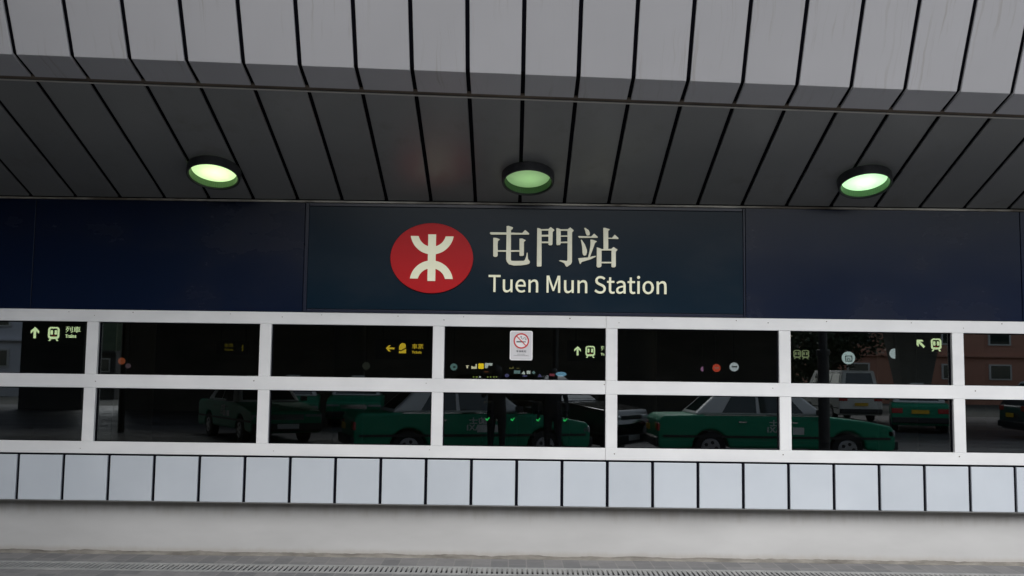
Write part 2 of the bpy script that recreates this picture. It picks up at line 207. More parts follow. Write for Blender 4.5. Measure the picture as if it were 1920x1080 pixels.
def lens(name, col, e):
    m = mat(name, (0.5, 0.6, 0.45), 0.25); t = m.node_tree; L = t.links; p = t.nodes['Principled BSDF']
    tc = N(m, 'ShaderNodeTexCoord'); ln = N(m, 'ShaderNodeVectorMath', operation='DISTANCE'); ln.inputs[1].default_value = (0.01, 0.03, 0.02)
    L.new(tc.outputs['Object'], ln.inputs[0])
    mr = N(m, 'ShaderNodeMapRange', interpolation_type='SMOOTHSTEP'); mr.inputs['From Max'].default_value = 0.2; mr.inputs['To Min'].default_value = e; mr.inputs['To Max'].default_value = e*0.5
    L.new(ln.outputs['Value'], mr.inputs['Value'])
    nz = N(m, 'ShaderNodeTexNoise', Scale=9.0, Detail=3.0, Distortion=1.5); L.new(tc.outputs['Object'], nz.inputs['Vector'])
    mu = N(m, 'ShaderNodeMath', operation='MULTIPLY'); n2 = N(m, 'ShaderNodeMapRange'); n2.inputs['To Min'].default_value = 0.8; n2.inputs['To Max'].default_value = 1.2
    L.new(nz.outputs['Fac'], n2.inputs['Value']); L.new(mr.outputs[0], mu.inputs[0]); L.new(n2.outputs[0], mu.inputs[1])
    p.inputs['Emission Color'].default_value = (*col, 1); L.new(mu.outputs[0], p.inputs['Emission Strength']); return m
LENS = [lens('lit_lens_yellow_green', (0.70, 1.0, 0.46), 1.15), lens('dim_lens_green', (0.24, 0.47, 0.17), 0.62), lens('lit_lens_mint', (0.55, 1.0, 0.52), 1.25)]

def glass():
    m = bpy.data.materials.new('tinted_reflective_glass'); m.use_nodes = True; t = m.node_tree; L = t.links
    t.nodes.remove(t.nodes['Principled BSDF']); out = t.nodes['Material Output']
    tr = N(m, 'ShaderNodeBsdfTransparent'); tr.inputs['Color'].default_value = (0.50, 0.54, 0.54, 1)
    gl = N(m, 'ShaderNodeBsdfGlossy', Roughness=0.0); gl.inputs['Color'].default_value = (0.93, 0.97, 0.98, 1)
    mx = N(m, 'ShaderNodeMixShader'); fr = N(m, 'ShaderNodeFresnel', IOR=1.5); ad = N(m, 'ShaderNodeMath', operation='ADD'); ad.inputs[1].default_value = 0.15
    L.new(fr.outputs[0], ad.inputs[0]); L.new(ad.outputs[0], mx.inputs[0]); L.new(tr.outputs[0], mx.inputs[1]); L.new(gl.outputs[0], mx.inputs[2]); L.new(mx.outputs[0], out.inputs['Surface'])
    return m
M['glass'] = glass()

# ------------------------------------------------------------------ ground
def paving():
    m = mat('grey_block_paving', (0.2, 0.2, 0.2), 0.75); t = m.node_tree; L = t.links; p = t.nodes['Principled BSDF']
    geo = N(m, 'ShaderNodeNewGeometry'); mp = N(m, 'ShaderNodeMapping'); mp.inputs['Rotation'].default_value = (0, 0, R(90)); mp.inputs['Location'].default_value = (0.02, 0, 0)
    L.new(geo.outputs['Position'], mp.inputs['Vector'])
    br = N(m, 'ShaderNodeTexBrick'); br.inputs['Scale'].default_value = 1.0; br.inputs['Brick Width'].default_value = 0.31; br.inputs['Row Height'].default_value = 0.155
    br.inputs['Mortar Size'].default_value = 0.006; br.inputs['Color1'].default_value = (0.16, 0.16, 0.165, 1); br.inputs['Color2'].default_value = (0.235, 0.23, 0.23, 1); br.inputs['Mortar'].default_value = (0.25, 0.245, 0.235, 1)
    L.new(mp.outputs[0], br.inputs['Vector'])
    nz = N(m, 'ShaderNodeTexNoise', Scale=14.0, Detail=8.0, Roughness=0.7); L.new(geo.outputs['Position'], nz.inputs['Vector'])
    mr = N(m, 'ShaderNodeMapRange'); mr.inputs['To Min'].default_value = 0.72; mr.inputs['To Max'].default_value = 1.25; L.new(nz.outputs['Fac'], mr.inputs['Value'])
    hs = N(m, 'ShaderNodeHueSaturation'); L.new(br.outputs['Color'], hs.inputs['Color']); L.new(mr.outputs[0], hs.inputs['Value']); L.new(hs.outputs[0], p.inputs['Base Color'])
    b = N(m, 'ShaderNodeBump', Strength=0.4, Distance=0.006); L.new(nz.outputs['Fac'], b.inputs['Height']); L.new(b.outputs[0], p.inputs['Normal'])
    return m
M['paving'] = paving()
M['asphalt'] = noise_col(mat('wet_asphalt', (0,0,0), 0.5), (0.035, 0.036, 0.04), (0.085, 0.085, 0.09), (0.15, 1.1, 1), 8, lo=0.38, hi=0.62, ns=0.9, rough=(0.1, 0.75))[0]
M['kerb'] = noise_col(mat('kerb_concrete', (0,0,0), 0.85), (0.2, 0.2, 0.19), (0.3, 0.3, 0.28), (2, 2, 2), 6)[0]
M['earth'] = noise_col(mat('far_ground', (0,0,0), 0.9), (0.05, 0.055, 0.045), (0.09, 0.09, 0.08), (0.1, 0.1, 1), 6)[0]
Z0 = -0.024
DY0, DY1 = -0.262, -0.602       # drain channel along the wall
mb = MB(); mb.box(-60, 60, DY0, 0.35, -0.3, Z0); mb.box(-60, 60, -9.6, DY1, -0.3, Z0)
mb.build('pavement', M['paving'], kind='structure')
MB().box(-60, 60, DY1, DY0, -0.3, -0.16).build('drain_channel', M['gap'], kind='structure')
MB().box(-60, 60, -9.78, -9.6, -0.3, Z0+0.004).build('kerb', M['kerb'], kind='structure', bevel=0.015)
MB().box(-60, 60, -37, -9.78, -0.4, -0.10).build('road', M['asphalt'], kind='structure')
mb = MB(); mb.box(-700, 700, -700, -37, -1, -0.104); mb.box(-700, 700, 16, 700, -1, -0.104); mb.box(-700, -60, -37, 16, -1, -0.104); mb.box(60, 700, -37, 16, -1, -0.104)
mb.build('ground', M['earth'], kind='structure')

# drain gratings: real bars over the channel, about 0.5 m sections
M['grate'] = noise_col(mat('galvanised_grating', (0,0,0), 0.6, 0.2), (0.30, 0.305, 0.30), (0.42, 0.42, 0.41), (6, 6, 6), 7)[0]
P_ = 0.0415
mb = MB(); n = 24; Lg = n*P_-0.004
mb.box(0, Lg, DY0-0.055, DY0-0.003, -0.03, 0); mb.box(0, Lg, DY1+0.003, DY1+0.065, -0.03, 0)
for i in range(n):
    a = 0 if i == 0 else i*P_-0.0125; mb.box(a, i*P_+0.0125, DY1+0.065, DY0-0.055, -0.008, -0.0012)
mb.box(Lg-0.012, Lg, DY1+0.065, DY0-0.055, -0.008, -0.0012)
g0 = mb.build('drain_grating', M['grate'])
g0.location = (-5.3, 0, Z0+0.001)
for i in range(10):
    g = g0 if i == 0 else g0.copy()
    if i: COL.objects.link(g)
    x = -5.3+i*n*P_; g.location = (x, 0, Z0+0.001+(0.002 if i % 3 == 1 else 0))
    side = 'below the middle of the station sign' if abs(x+0.5) < 0.5 else ''
    nm = ['first', 'second', 'third', 'fourth', 'fifth', 'sixth', 'seventh', 'eighth', 'ninth', 'tenth', 'eleventh'][i]
    tag(g, 'slotted grey drain grating at the foot of the wall, %s section from the left' % nm, 'drain grating', 'slotted drain gratings along the station wall')

# ------------------------------------------------------------------ station building
st = thing('station_building', 'station front with white framed windows, pale square cladding and dark panelled canopy', 'building', (0, 0, 0))
MB().box(-12, 12, 0.14, 0.34, -0.3, 0.86).build('plinth_wall', M['plaster'], st)
# ragged mortar fillet along the foot of the plinth
bm = bmesh.new(); nx = 500; rows = []
from mathutils import noise as mn
for i in range(nx+1):
    x = -6+12*i/nx; hgt = 0.026+0.014*mn.noise(Vector((x*3.1, 0, 0)))+0.007*mn.noise(Vector((x*17, 3, 0))); dp = 0.045+0.02*mn.noise(Vector((x*2.3, 7, 0)))+0.01*mn.noise(Vector((x*14, 5, 0)))
    rows.append([bm.verts.new(p) for p in ((x, 0.15, Z0+hgt), (x, 0.133, Z0+hgt), (x, 0.14-dp*0.75, Z0+hgt*0.55), (x, 0.14-dp, Z0-0.01))])
for a, b in zip(rows, rows[1:]):
    for k in range(3): bm.faces.new((a[k], a[k+1], b[k+1], b[k]))
me = bpy.data.meshes.new('mortar_fillet'); bm.to_mesh(me); bm.free(); me.materials.append(M['mortar']); new_obj('mortar_fillet', me, st)

# pale square cladding panels
TP, TX = 0.3972, 0.459
MB().box(-12, 12, 0.026, 0.139, 0.452, 0.86).build('cladding_backing', M['gap'], st)
MB().box(-12, 12, 0.004, 0.138, 0.445, 0.4515).build('cladding_edge', M['soffit'], st)
tile = None
for k in range(-14, 14):
    x0 = TX+k*TP+0.013
    if tile is None:
        tile = MB().box(0, TP-0.026, 0.0, 0.025, 0.453, 0.8405).build('cladding_panel', M['tile'], st, bevel=0.004); o = tile
    else:
        o = tile.copy(); COL.objects.link(o); o.parent = st
    o.location.x = x0

# window wall: rails and mullions, panes
WP, WX = 1.5345, 0.890
ZR = [(0.858, 0.962), (1.431, 1.550), (2.014, 2.121)]
mb = MB()
xs = [WX+WP*k for k in range(-6, 6)]
for z0, z1 in ZR:
    for a, b in ((-12, 0.8385), (0.8405, 12)): mb.box(a, b, 0.0, 0.075, z0, z1)
for x in xs:
    for a, b in ((0.962, 1.431), (1.550, 2.014)): mb.box(x-0.0515, x+0.0515, 0.0015, 0.073, a+0.0005, b-0.0005)
wf = mb.build('window_frame', M['frame'], st, bevel=0.0025, seg=1)
MB().box(-12, 12, 0.03, 0.07, 0.8415, 0.8575).build('frame_gasket', M['gap'], st)
sc0 = MB().cyl((0, 0, 0), 0.005, 0.004, 'Y', 8).build('rusty_screw', M['spot'], wf); first = True
for x in [q for q in xs if abs(q) < 5]:
    for px_, pz_ in [(x+random.uniform(-.16, .16), z+random.uniform(-.02, .02)) for z in (0.915, 1.505, 2.075)]+[(x-random.uniform(.2, .5), 2.098), (x+random.uniform(.2, .5), 2.1)]:
        o = sc0 if first else sc0.copy()
        if not first: COL.objects.link(o); o.parent = wf
        first = False; o.location = (px_, -0.001, pz_); q_ = random.uniform(.6, 1.2); o.scale = (q_, 1, q_)
# black rubber round each pane
mb = MB()
for a, b in zip(xs, xs[1:]):
    for z0, z1 in ((0.962, 1.431), (1.550, 2.014)):
        x0, x1 = a+0.0515, b-0.0515; g = 0.008
        mb.box(x0, x0+g, 0.035, 0.05, z0, z1); mb.box(x1-g, x1, 0.035, 0.05, z0, z1); mb.box(x0+g, x1-g, 0.035, 0.05, z0, z0+g*.6); mb.box(x0+g, x1-g, 0.035, 0.05, z1-g, z1)
mb.build('glazing_seal', M['gap'], wf)
for a, b in zip(xs, xs[1:]):
    for z0, z1 in ((0.962, 1.431), (1.550, 2.014)):
        MB().box(a+0.052, b-0.052, 0.051, 0.057, z0+0.0005, z1-0.0005).build('window_pane', M['glass'], st)

# navy wall panels either side of the sign, top trim
for x0, x1 in ((-12, -4.278), (-4.272, -1.862), (2.084, 4.540), (4.546, 12)):
    MB().box(x0, x1, 0.004, 0.05, 2.122, 3.108).build('navy_wall_panel', M['navy'], st, bevel=0.002, seg=1)
MB().box(-12, 12, 0.02, 0.10, 2.1215, 3.16).build('panel_backing', M['gap'], st)
MB().box(-12, 12, -0.006, 0.019, 3.110, 3.126).build('ceiling_trim', M['trim'], st)

# ---- canopy: folded panels over a black backing
def GY(x): return -1.522+0.041*x
def sof(x, y, d=0.0): return (x, y-d*0.32, 3.135-0.348*y+d*0.947)        # point on the soffit, d = depth above it
can = MB()
X0, X1 = -8.0, 8.0
def lip(x):       # groove, edge and top of the folded fascia
    g = GY(x); gz = 3.135-0.348*g
    e = (x, g-0.300, gz+0.080); t = (x, e[1]-0.53*1.3, e[2]+1.3)
    return (x, g-0.016, gz+0.006), e, t
def backing(x):
    g = GY(x); gz = 3.135-0.348*g; a, e, t = lip(x)
    return [(x, 0.02, 3.135+0.034), (x, g, gz+0.034), (x, e[1]+0.03, e[2]+0.034), (x, t[1]+0.03, t[2]), (x, 0.02, t[2])]
can.hexa(backing(X0), backing(X1))
cano = can.build('canopy', M['gap'], st)
JP, JX = 0.3985, 0.459
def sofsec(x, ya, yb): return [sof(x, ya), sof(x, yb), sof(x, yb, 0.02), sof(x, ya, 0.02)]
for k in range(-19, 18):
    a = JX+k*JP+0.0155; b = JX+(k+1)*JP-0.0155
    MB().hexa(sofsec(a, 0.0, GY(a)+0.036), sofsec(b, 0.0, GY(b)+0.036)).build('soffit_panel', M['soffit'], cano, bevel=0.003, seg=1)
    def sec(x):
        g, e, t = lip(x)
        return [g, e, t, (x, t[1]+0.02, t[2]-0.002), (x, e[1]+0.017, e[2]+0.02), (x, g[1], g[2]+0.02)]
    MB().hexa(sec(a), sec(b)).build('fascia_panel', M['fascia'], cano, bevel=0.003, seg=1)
def cap(x):
    g = GY(x); gz = 3.135-0.348*g
    return [(x, g+0.040, gz-0.002), (x, g-0.010, gz+0.016), (x, g-0.010, gz+0.028), (x, g+0.040, gz+0.020)]
MB().hexa(cap(X0), cap(X1)).build('groove_strip', M['brown'], cano)
def bead(x):
    g = GY(x)+0.034; return [sof(x, g, -0.002), sof(x, g-0.004, -0.002), sof(x, g-0.004, 0.006), sof(x, g, 0.006)]
MB().hexa(bead(X0), bead(X1)).build('panel_bead', M['beadm'], cano)
# upper wall above the canopy and the building mass behind
MB().box(-12, 12, 0.02, 14, 5.0, 6.2).build('upper_wall', M['plaster'], st)

# ---- concourse inside
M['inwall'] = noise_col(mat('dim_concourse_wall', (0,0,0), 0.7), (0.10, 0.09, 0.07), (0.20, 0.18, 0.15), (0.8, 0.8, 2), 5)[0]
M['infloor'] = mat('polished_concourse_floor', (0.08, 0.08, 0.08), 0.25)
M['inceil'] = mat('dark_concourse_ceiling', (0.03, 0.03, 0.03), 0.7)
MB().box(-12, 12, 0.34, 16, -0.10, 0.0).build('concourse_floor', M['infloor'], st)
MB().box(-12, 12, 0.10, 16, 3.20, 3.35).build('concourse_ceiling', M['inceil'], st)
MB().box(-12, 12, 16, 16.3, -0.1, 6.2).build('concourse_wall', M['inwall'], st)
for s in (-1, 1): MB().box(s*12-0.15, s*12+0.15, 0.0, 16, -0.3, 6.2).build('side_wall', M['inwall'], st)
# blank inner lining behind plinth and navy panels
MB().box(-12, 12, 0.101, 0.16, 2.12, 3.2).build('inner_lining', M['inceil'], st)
M['col'] = mat('concourse_column_cladding', (0.16, 0.15, 0.13), 0.3)
for i, (x, y) in enumerate(((-5.6, 6), (-2.9, 9), (5.75, 6), (1.75, 5))):
    c = MB().cyl((0, 0, 0), 0.28, 3.2).build('concourse_column', M['col'], smooth=True, bevel=0.01); c.location = (x, y, 0)
    tag(c, ['round dim column in the concourse behind the second window', 'round dim column in the concourse behind the third window', 'round dim column in the concourse behind the sixth window', 'round dim column in the concourse behind the fifth window'][i], 'column', 'columns inside the concourse')
M['tube'] = mat('dim_ceiling_tube', (0.3, 0.27, 0.2), 0.5, emit=(1.0, 0.78, 0.5), es=0.3)
for i, (x, y) in enumerate(((-2.6, 11.5), (-1.4, 9.0), (1.1, 8.2), (1.4, 10.4), (3.2, 10.0), (-5.5, 10.5))):
    o = MB().box(-0.7, 0.7, -0.04, 0.04, 0, 0.05).build('ceiling_light', M['tube'], bevel=0.008); o.location = (x, y, 2.62+0.04*i)
    tag(o, 'faint warm ceiling strip light ' + ['behind the third window, farthest back', 'behind the third window, nearest', 'right of the no smoking notice, lower one', 'right of the no smoking notice, higher one', 'behind the fifth window', 'behind the second window'][i], 'strip light', 'strip lights inside the concourse')

M['fill_tube'] = mat('unseen_fill_tube', (0.5, 0.5, 0.45), 0.5, emit=(1.0, 0.82, 0.58), es=3.5)  # strips added out of sight to lift the dark concourse
for i, (x, y) in enumerate(((-7.5, 5), (-3, 4), (3.5, 4.2), (8, 5), (-5, 12.5), (0.5, 12.5), (6, 12.5))):
    o = MB().box(-0.7, 0.7, -0.06, 0.06, 0, 0.05).build('ceiling_light', M['fill_tube'], bevel=0.008); o.location = (x, y, 3.149)
    tag(o, 'added unseen fill light flush on the concourse ceiling, above the ' + ['leftmost window', 'second window, near the glass', 'fifth window, near the glass', 'rightmost window', 'second window, far back', 'middle window, far back', 'sixth window, far back'][i], 'strip light', 'added fill lights inside the concourse')

# ------------------------------------------------------------------ station sign
sg = thing('station_sign', 'dark navy station name sign with red oval emblem and cream lettering under the canopy', 'sign', (0, 0, 0))
SX0, SX1, SZ0, SZ1 = -1.822, 2.056, 2.128, 3.092
MB().box(SX0, SX1, -0.012, 0.004, SZ0+0.026, SZ1-0.018).build('sign_panel', M['signnavy'], sg, bevel=0.004)
mb = MB()
mb.box(-1.856, SX0-0.002, -0.010, 0.003, SZ0-0.004, 3.106); mb.box(SX1+0.002, 2.074, -0.016, 0.003, SZ0-0.004, 3.106)
mb.box(SX0-0.001, SX1+0.001, -0.008, 0.003, SZ0-0.004, SZ0+0.024); mb.box(SX0-0.001, SX1+0.001, -0.008, 0.003, SZ1-0.016, 3.106)
mb.build('sign_frame', mat('sign_edging', (0.010, 0.014, 0.032), 0.25), sg, bevel=0.0035)
el = lambda cx, cz, a, b, n=96: [(cx+a*math.cos(2*math.pi*i/n), cz+b*math.sin(2*math.pi*i/n)) for i in range(n)]
lg = MB().poly(el(-0.7175, 2.6175, 0.368, 0.3135), -0.030, -0.0125).build('emblem_disc', M['red'], sg, bevel=0.003)
def arc(cx, cz, r0, r1, a0, a1, n=28):
    A = [R(a0+(a1-a0)*i/n) for i in range(n+1)]
    return [(cx+r1*math.cos(a), cz+r1*math.sin(a)) for a in A]+[(cx+r0*math.cos(a), cz+r0*math.sin(a)) for a in A[::-1]]
mb = MB(); cx = -0.7165; hw = 0.0345
mb.box(cx-hw, cx+hw, -0.0425, -0.0305, 2.412, 2.828)
for s in (-1, 1):
    # quarter arms of the emblem, cut flat at their ends and butted on the upright
    for up in (0, 1):
        cz = 2.842 if up else 2.402; zz = 2.812 if up else 2.432; o_, i_ = 0.1925, 0.124
        sgn = -1 if up else 1
        a_out = math.asin(abs(zz-cz)/o_); b_out = math.acos(hw/o_); a_in = math.asin(abs(zz-cz)/i_); b_in = math.acos(hw/i_)
        P = [(cx+s*o_*math.cos(t), cz+sgn*o_*math.sin(t)) for t in [a_out+(b_out-a_out)*i/24 for i in range(25)]]
        Q = [(cx+s*i_*math.cos(t), cz+sgn*i_*math.sin(t)) for t in [a_in+(b_in-a_in)*i/24 for i in range(25)]]
        mb.poly(P+Q[::-1], -0.0420, -0.0305)
mb.build('emblem_mark', M['cream'], lg)
for ci, sts in enumerate(CJK):
    mb = MB()
    for si, pts in enumerate(sts): mb.poly(pts, -0.034-0.0004*si, -0.0122)
    mb.build('chinese_letter', M['creamdull'], sg, bevel=0.0012, seg=1)
x = 0; TL = []
# the Latin name, one mesh per word
words = ['Tuen', 'Mun', 'Station']; allL = text_loops('Tuen Mun Station'); ax = [p[0] for l in allL for p in l]; az = [p[1] for l in allL for p in l]
capz = [p[1] for l in GL['T'][1] for p in [(l[i], l[i+1]) for i in range(0, len(l), 2)]]
kx = (1.366+0.212)/(max(ax)-min(ax)); kz = 0.149/(max(capz)-min(capz)); off = 0
for wd in words:
    outline('latin_word', text_loops(wd), M['cream'], sg, -0.0125, 0.02, 0.0010, kx, kz, -0.208+(off-min(ax))*kx, 2.324)
    off += sum(GL[c][0] for c in wd)+GL[' '][0]

# ------------------------------------------------------------------ downlights under the canopy
def downlight(x, y, m, label):
    s = math.atan(0.348)
    t = thing('downlight', label, 'downlight', (x, y, 3.135-0.348*y-0.001), group='round downlights in the canopy soffit', rot=(-s, 0, 0))
    # local -z points out of the soffit
    n = 64; bm = MB(); Ro, Ri, H = 0.222, 0.208, 0.078
    A = [(math.cos(2*math.pi*i/n), math.sin(2*math.pi*i/n)) for i in range(n)]
    b = bm.bm
    r = [[b.verts.new((q*u, q*v, z)) for u, v in A] for q, z in ((Ro*1.01, 0.0), (Ro, -H+0.006), (Ro-0.003, -H), (Ri, -H), (Ri-0.004, -H+0.008), (Ri-0.004, -0.008))]
    for p, q in zip(r, r[1:]):
        for i in range(n): b.faces.new((p[i], p[(i+1) % n], q[(i+1) % n], q[i]))
    bm.build('housing', M['blackmetal'], t, smooth=False)
    # fluted reflector ring
    bm = MB(); b = bm.bm; nn = 144
    ring = lambda q, z: [b.verts.new(((q+(0.0025 if i % 2 else 0))*math.cos(2*math.pi*i/nn), (q+(0.0025 if i % 2 else 0))*math.sin(2*math.pi*i/nn), z)) for i in range(nn)]
    p, q = ring(0.197, -H+0.012), ring(0.186, -0.012)
    for i in range(nn): b.faces.new((p[i], p[(i+1) % nn], q[(i+1) % nn], q[i]))
    bm.build('reflector', M['louvre'], t)
    bm = MB(); b = bm.bm                                  # shallow domed lens
    rr = [[b.verts.new((q*u, q*v, -0.014-0.012*(1-(q/0.187)**2))) for u, v in A] for q in (0.187, 0.15, 0.1, 0.05)]
    for p, q in zip(rr, rr[1:]):
        for i in range(n): b.faces.new((p[i], p[(i+1) % n], q[(i+1) % n], q[i]))
    c = b.verts.new((0, 0, -0.026))
    for i in range(n): b.faces.new((rr[-1][i], rr[-1][(i+1) % n], c))
    bm.build('lens', m, t, smooth=True)
for (x, y), m, lb in zip(((-2.543, -0.479), (0.124, -0.451), (2.985, -0.470)), LENS,
    ('brightly lit yellow-green round downlight on the left of the soffit', 'dim green round downlight above the station name', 'brightly lit mint green round downlight on the right of the soffit')):
    downlight(x, y, m, lb)

# ------------------------------------------------------------------ no smoking notice on the glass
ns = thing('no_smoking_sign', 'white no smoking notice stuck on the middle upper window', 'notice', (0, 0, 0))
M['white'] = mat('white_plastic', (0.80, 0.80, 0.81), 0.4); M['whiteface'] = mat('notice_face', (0.62, 0.62, 0.64), 0.45)
M['signred'] = mat('prohibition_red', (0.55, 0.03, 0.035), 0.5); M['ink'] = mat('grey_ink', (0.07, 0.08, 0.09), 0.6); M['inklight'] = mat('faded_ink', (0.30, 0.30, 0.31), 0.6)
def rrect(x0, x1, z0, z1, r, n=8):
    P = []
    for cx, cz, a in ((x1-r, z1-r, 0), (x0+r, z1-r, 90), (x0+r, z0+r, 180), (x1-r, z0+r, 270)):
        P += [(cx+r*math.cos(R(a+90*i/n)), cz+r*math.sin(R(a+90*i/n))) for i in range(n+1)]
    return P
NX0, NX1, NZ0, NZ1 = -0.012, 0.190, 1.722, 1.984; NC = (NX0+NX1)/2
MB().poly(rrect(NX0, NX1, NZ0, NZ1, 0.016), 0.040, 0.0505).build('board', M['white'], ns)
MB().poly(rrect(NX0+0.009, NX1-0.009, NZ0+0.009, NZ1-0.009, 0.008), 0.0385, 0.0398).build('face', M['whiteface'], ns)
zc = 1.894
MB().poly(el(NC, zc, 0.062, 0.062, 48), 0.0375, 0.0384).build('symbol_ground', M['white'], ns)
mb = MB(); mb.poly(arc(NC, zc, 0.057, 0.069, 0, 179.9, 32), 0.0355, 0.0374); mb.poly(arc(NC, zc, 0.057, 0.069, 180, 359.9, 32), 0.0355, 0.0374)
c_, s_ = math.cos(R(135)), math.sin(R(135)); hw = 0.0042
mb.poly([(NC+c_*0.058-s_*hw, zc+s_*0.058+c_*hw), (NC-c_*0.058-s_*hw, zc-s_*0.058+c_*hw), (NC-c_*0.058+s_*hw, zc-s_*0.058-c_*hw), (NC+c_*0.058+s_*hw, zc+s_*0.058-c_*hw)], 0.0350, 0.0372)
mb.build('prohibition_ring', M['signred'], ns)
mb = MB(); mb.box(NC-0.043, NC+0.022, 0.0362, 0.0374, zc-0.014, zc-0.002); mb.box(NC+0.025, NC+0.031, 0.0362, 0.0374, zc-0.014, zc-0.002); mb.box(NC+0.034, NC+0.039, 0.0362, 0.0374, zc-0.014, zc-0.002)
for (ax_, az_, r_, a0, a1) in ((0.012, 0.028, 0.010, 120, 330), (0.030, 0.016, 0.012, -30, 150), (-0.002, 0.030, 0.008, 60, 200), (0.026, 0.004, 0.014, 0, 80)):
    mb.poly(arc(NC+ax_, zc+az_, r_, r_+0.0035, a0, a1, 10), 0.0362, 0.0374)
mb.build('cigarette_symbol', M['ink'], ns)
text('chinese_lettering', '不准吸煙', M['ink'], ns, NC-0.046, 1.793, 0.092, 0.0185, 0.0384, 0.001, 0.0003)
mb = MB()
for z, a in ((1.776, 0.035), (1.764, 0.066)):
    xx = NC-a
    while xx < NC+a: 
        w_ = random.uniform(0.006, 0.014); mb.box(xx, min(xx+w_, NC+a), 0.0374, 0.0384, z-0.0028, z+0.0028); xx += w_+0.003
mb.build('small_print', M['inklight'], ns)

# ------------------------------------------------------------------ lit direction signs hanging in the concourse
def em(name, col, es): return mat(name, tuple(c*0.3 for c in col), 0.5, emit=col, es=es*0.62)
M['litcream'] = em('lit_cream', (0.85, 0.95, 0.50), 2.9); M['litdim'] = em('lit_cream_dim', (0.55, 0.60, 0.30), 1.0)
M['lityellow'] = em('lit_yellow', (1.0, 0.62, 0.04), 1.9); M['lityellowdim'] = em('lit_yellow_dim', (0.5, 0.36, 0.03), 0.35); M['litred'] = em('lit_red', (0.6, 0.05, 0.03), 0.9)
M['signblack'] = mat('sign_black', (0.006, 0.006, 0.008), 0.5)
def arrow(x, z, s, ang, m, parent, y):
    pts = [(-.10, -.5), (.10, -.5), (.10, .18), (.36, -.08), (.36, .17), (0, .5), (-.36, .17), (-.36, -.08), (-.10, .18)]
    c, q = math.cos(R(ang)), math.sin(R(ang))
    MB().poly([(x+s*(a*c-b*q), z+s*(a*q+b*c)) for a, b in pts], y-0.012, y).build('arrow', m, parent)
def train(x, z, h, m, parent, y, red=True):
    w_ = h*0.80; mb = MB(); zt, zb = z+h*.5, z-h*.36
    o = rrect(x-w_/2, x+w_/2, zb, zt, h*.2); i = rrect(x-w_*.36, x+w_*.36, zb+h*.16, zt-h*.11, h*.1)
    n = len(o); b = mb.bm
    F = [[b.verts.new((p[0], yy, p[1])) for p in q] for yy in (y-.012, y) for q in (o, i)]
    for k in range(n):
        j = (k+1) % n
        b.faces.new((F[0][k], F[0][j], F[1][j], F[1][k])); b.faces.new((F[2][k], F[2][j], F[3][j], F[3][k])); b.faces.new((F[0][k], F[0][j], F[2][j], F[2][k])); b.faces.new((F[1][k], F[1][j], F[3][j], F[3][k]))
    for s in (-1, 1):
        mb.poly(rrect(x+s*w_*.19-w_*.10, x+s*w_*.19+w_*.10, z-h*.05, z+h*.27, h*.03, 3), y-.011, y)
        mb.poly([(x+s*w_*.20, zb-.002), (x+s*w_*.32, zb-.002), (x+s*w_*.46, z-h*.5), (x+s*w_*.30, z-h*.5)], y-.011, y)
    mb.build('train_symbol', m, parent)
    if red: MB().poly([(x-w_*.2, z-h*.10), (x+w_*.2, z-h*.10), (x, z-h*.2)], y-.012, y).build('red_mark', M['litred'], parent)
def hanging(label, x0, x1, z0, z1, y=8.0):
    t = thing('direction_sign', label, 'direction sign', (0, 0, 0), group='hanging direction signs inside the concourse')
    MB().box(x0, x1, y, y+0.12, z0, z1).build('board', M['signblack'], t, bevel=0.01)
    for s in (0.12, 0.88):
        a = x0+(x1-x0)*s; MB().cyl((a, y+0.06, z1), 0.012, 3.2-z1, n=10).build('hanger', M['signblack'], t)
    return t
Y = 7.998
t = hanging('lit hanging sign with up arrow and train symbol behind the leftmost window', -8.3, -7.1, 1.98, 2.36)
arrow(-8.08, 2.192, 0.19, 0, M['litcream'], t, Y); train(-7.76, 2.175, 0.235, M['litcream'], t, Y)
text('chinese_lettering', '列車', M['litcream'], t, -7.56, 2.20, 0.25, 0.105, Y, 0.006, 0.0); text('latin_lettering', 'Trains', M['litcream'], t, -7.56, 2.115, 0.18, 0.055, Y, 0.006, 0.002)
t = hanging('yellow hanging sign with left arrow and ticket symbol behind the third window', -2.3, -1.3, 1.82, 2.16)
arrow(-2.05, 2.005, 0.145, 90, M['lityellow'], t, Y)
mb = MB(); mb.poly([(-1.90, 1.925), (-1.78, 1.925), (-1.78, 2.00), (-1.87, 1.955), (-1.90, 1.965)], Y-.012, Y); mb.poly([(-1.90, 1.985), (-1.87, 1.975), (-1.79, 2.02), (-1.785, 2.06), (-1.80, 2.085), (-1.84, 2.10), (-1.88, 2.08), (-1.90, 2.04)], Y-.012, Y)
mb.build('ticket_symbol', M['lityellow'], t)
text('chinese_lettering', '車票', M['lityellow'], t, -1.68, 2.00, 0.19, 0.085, Y, 0.006, 0.0); text('latin_lettering', 'Tickets', M['lityellow'], t, -1.68, 1.925, 0.16, 0.042, Y, 0.006, 0.0015)
t = hanging('lit hanging sign with arrow and train symbol, right of the no smoking notice', 0.95, 2.2, 1.83, 2.18)
arrow(1.125, 2.005, 0.155, 0, M['litcream'], t, Y); train(1.34, 1.990, 0.20, M['litcream'], t, Y)
text('chinese_lettering', '列車', M['litcream'], t, 1.52, 2.01, 0.19, 0.085, Y, 0.006, 0.0); text('latin_lettering', 'Trains', M['litcream'], t, 1.52, 1.93, 0.15, 0.045, Y, 0.006, 0.002)
t = hanging('dim pair of lit train symbols on a hanging sign beside the reflected pole', 4.72, 5.18, 1.86, 2.12)
train(4.845, 1.990, 0.155, M['litdim'], t, Y, False); train(4.985, 1.990, 0.155, M['litdim'], t, Y, False)
t = hanging('lit hanging sign with slanted arrow and train symbol behind the sixth window', 6.72, 7.5, 2.03, 2.36)
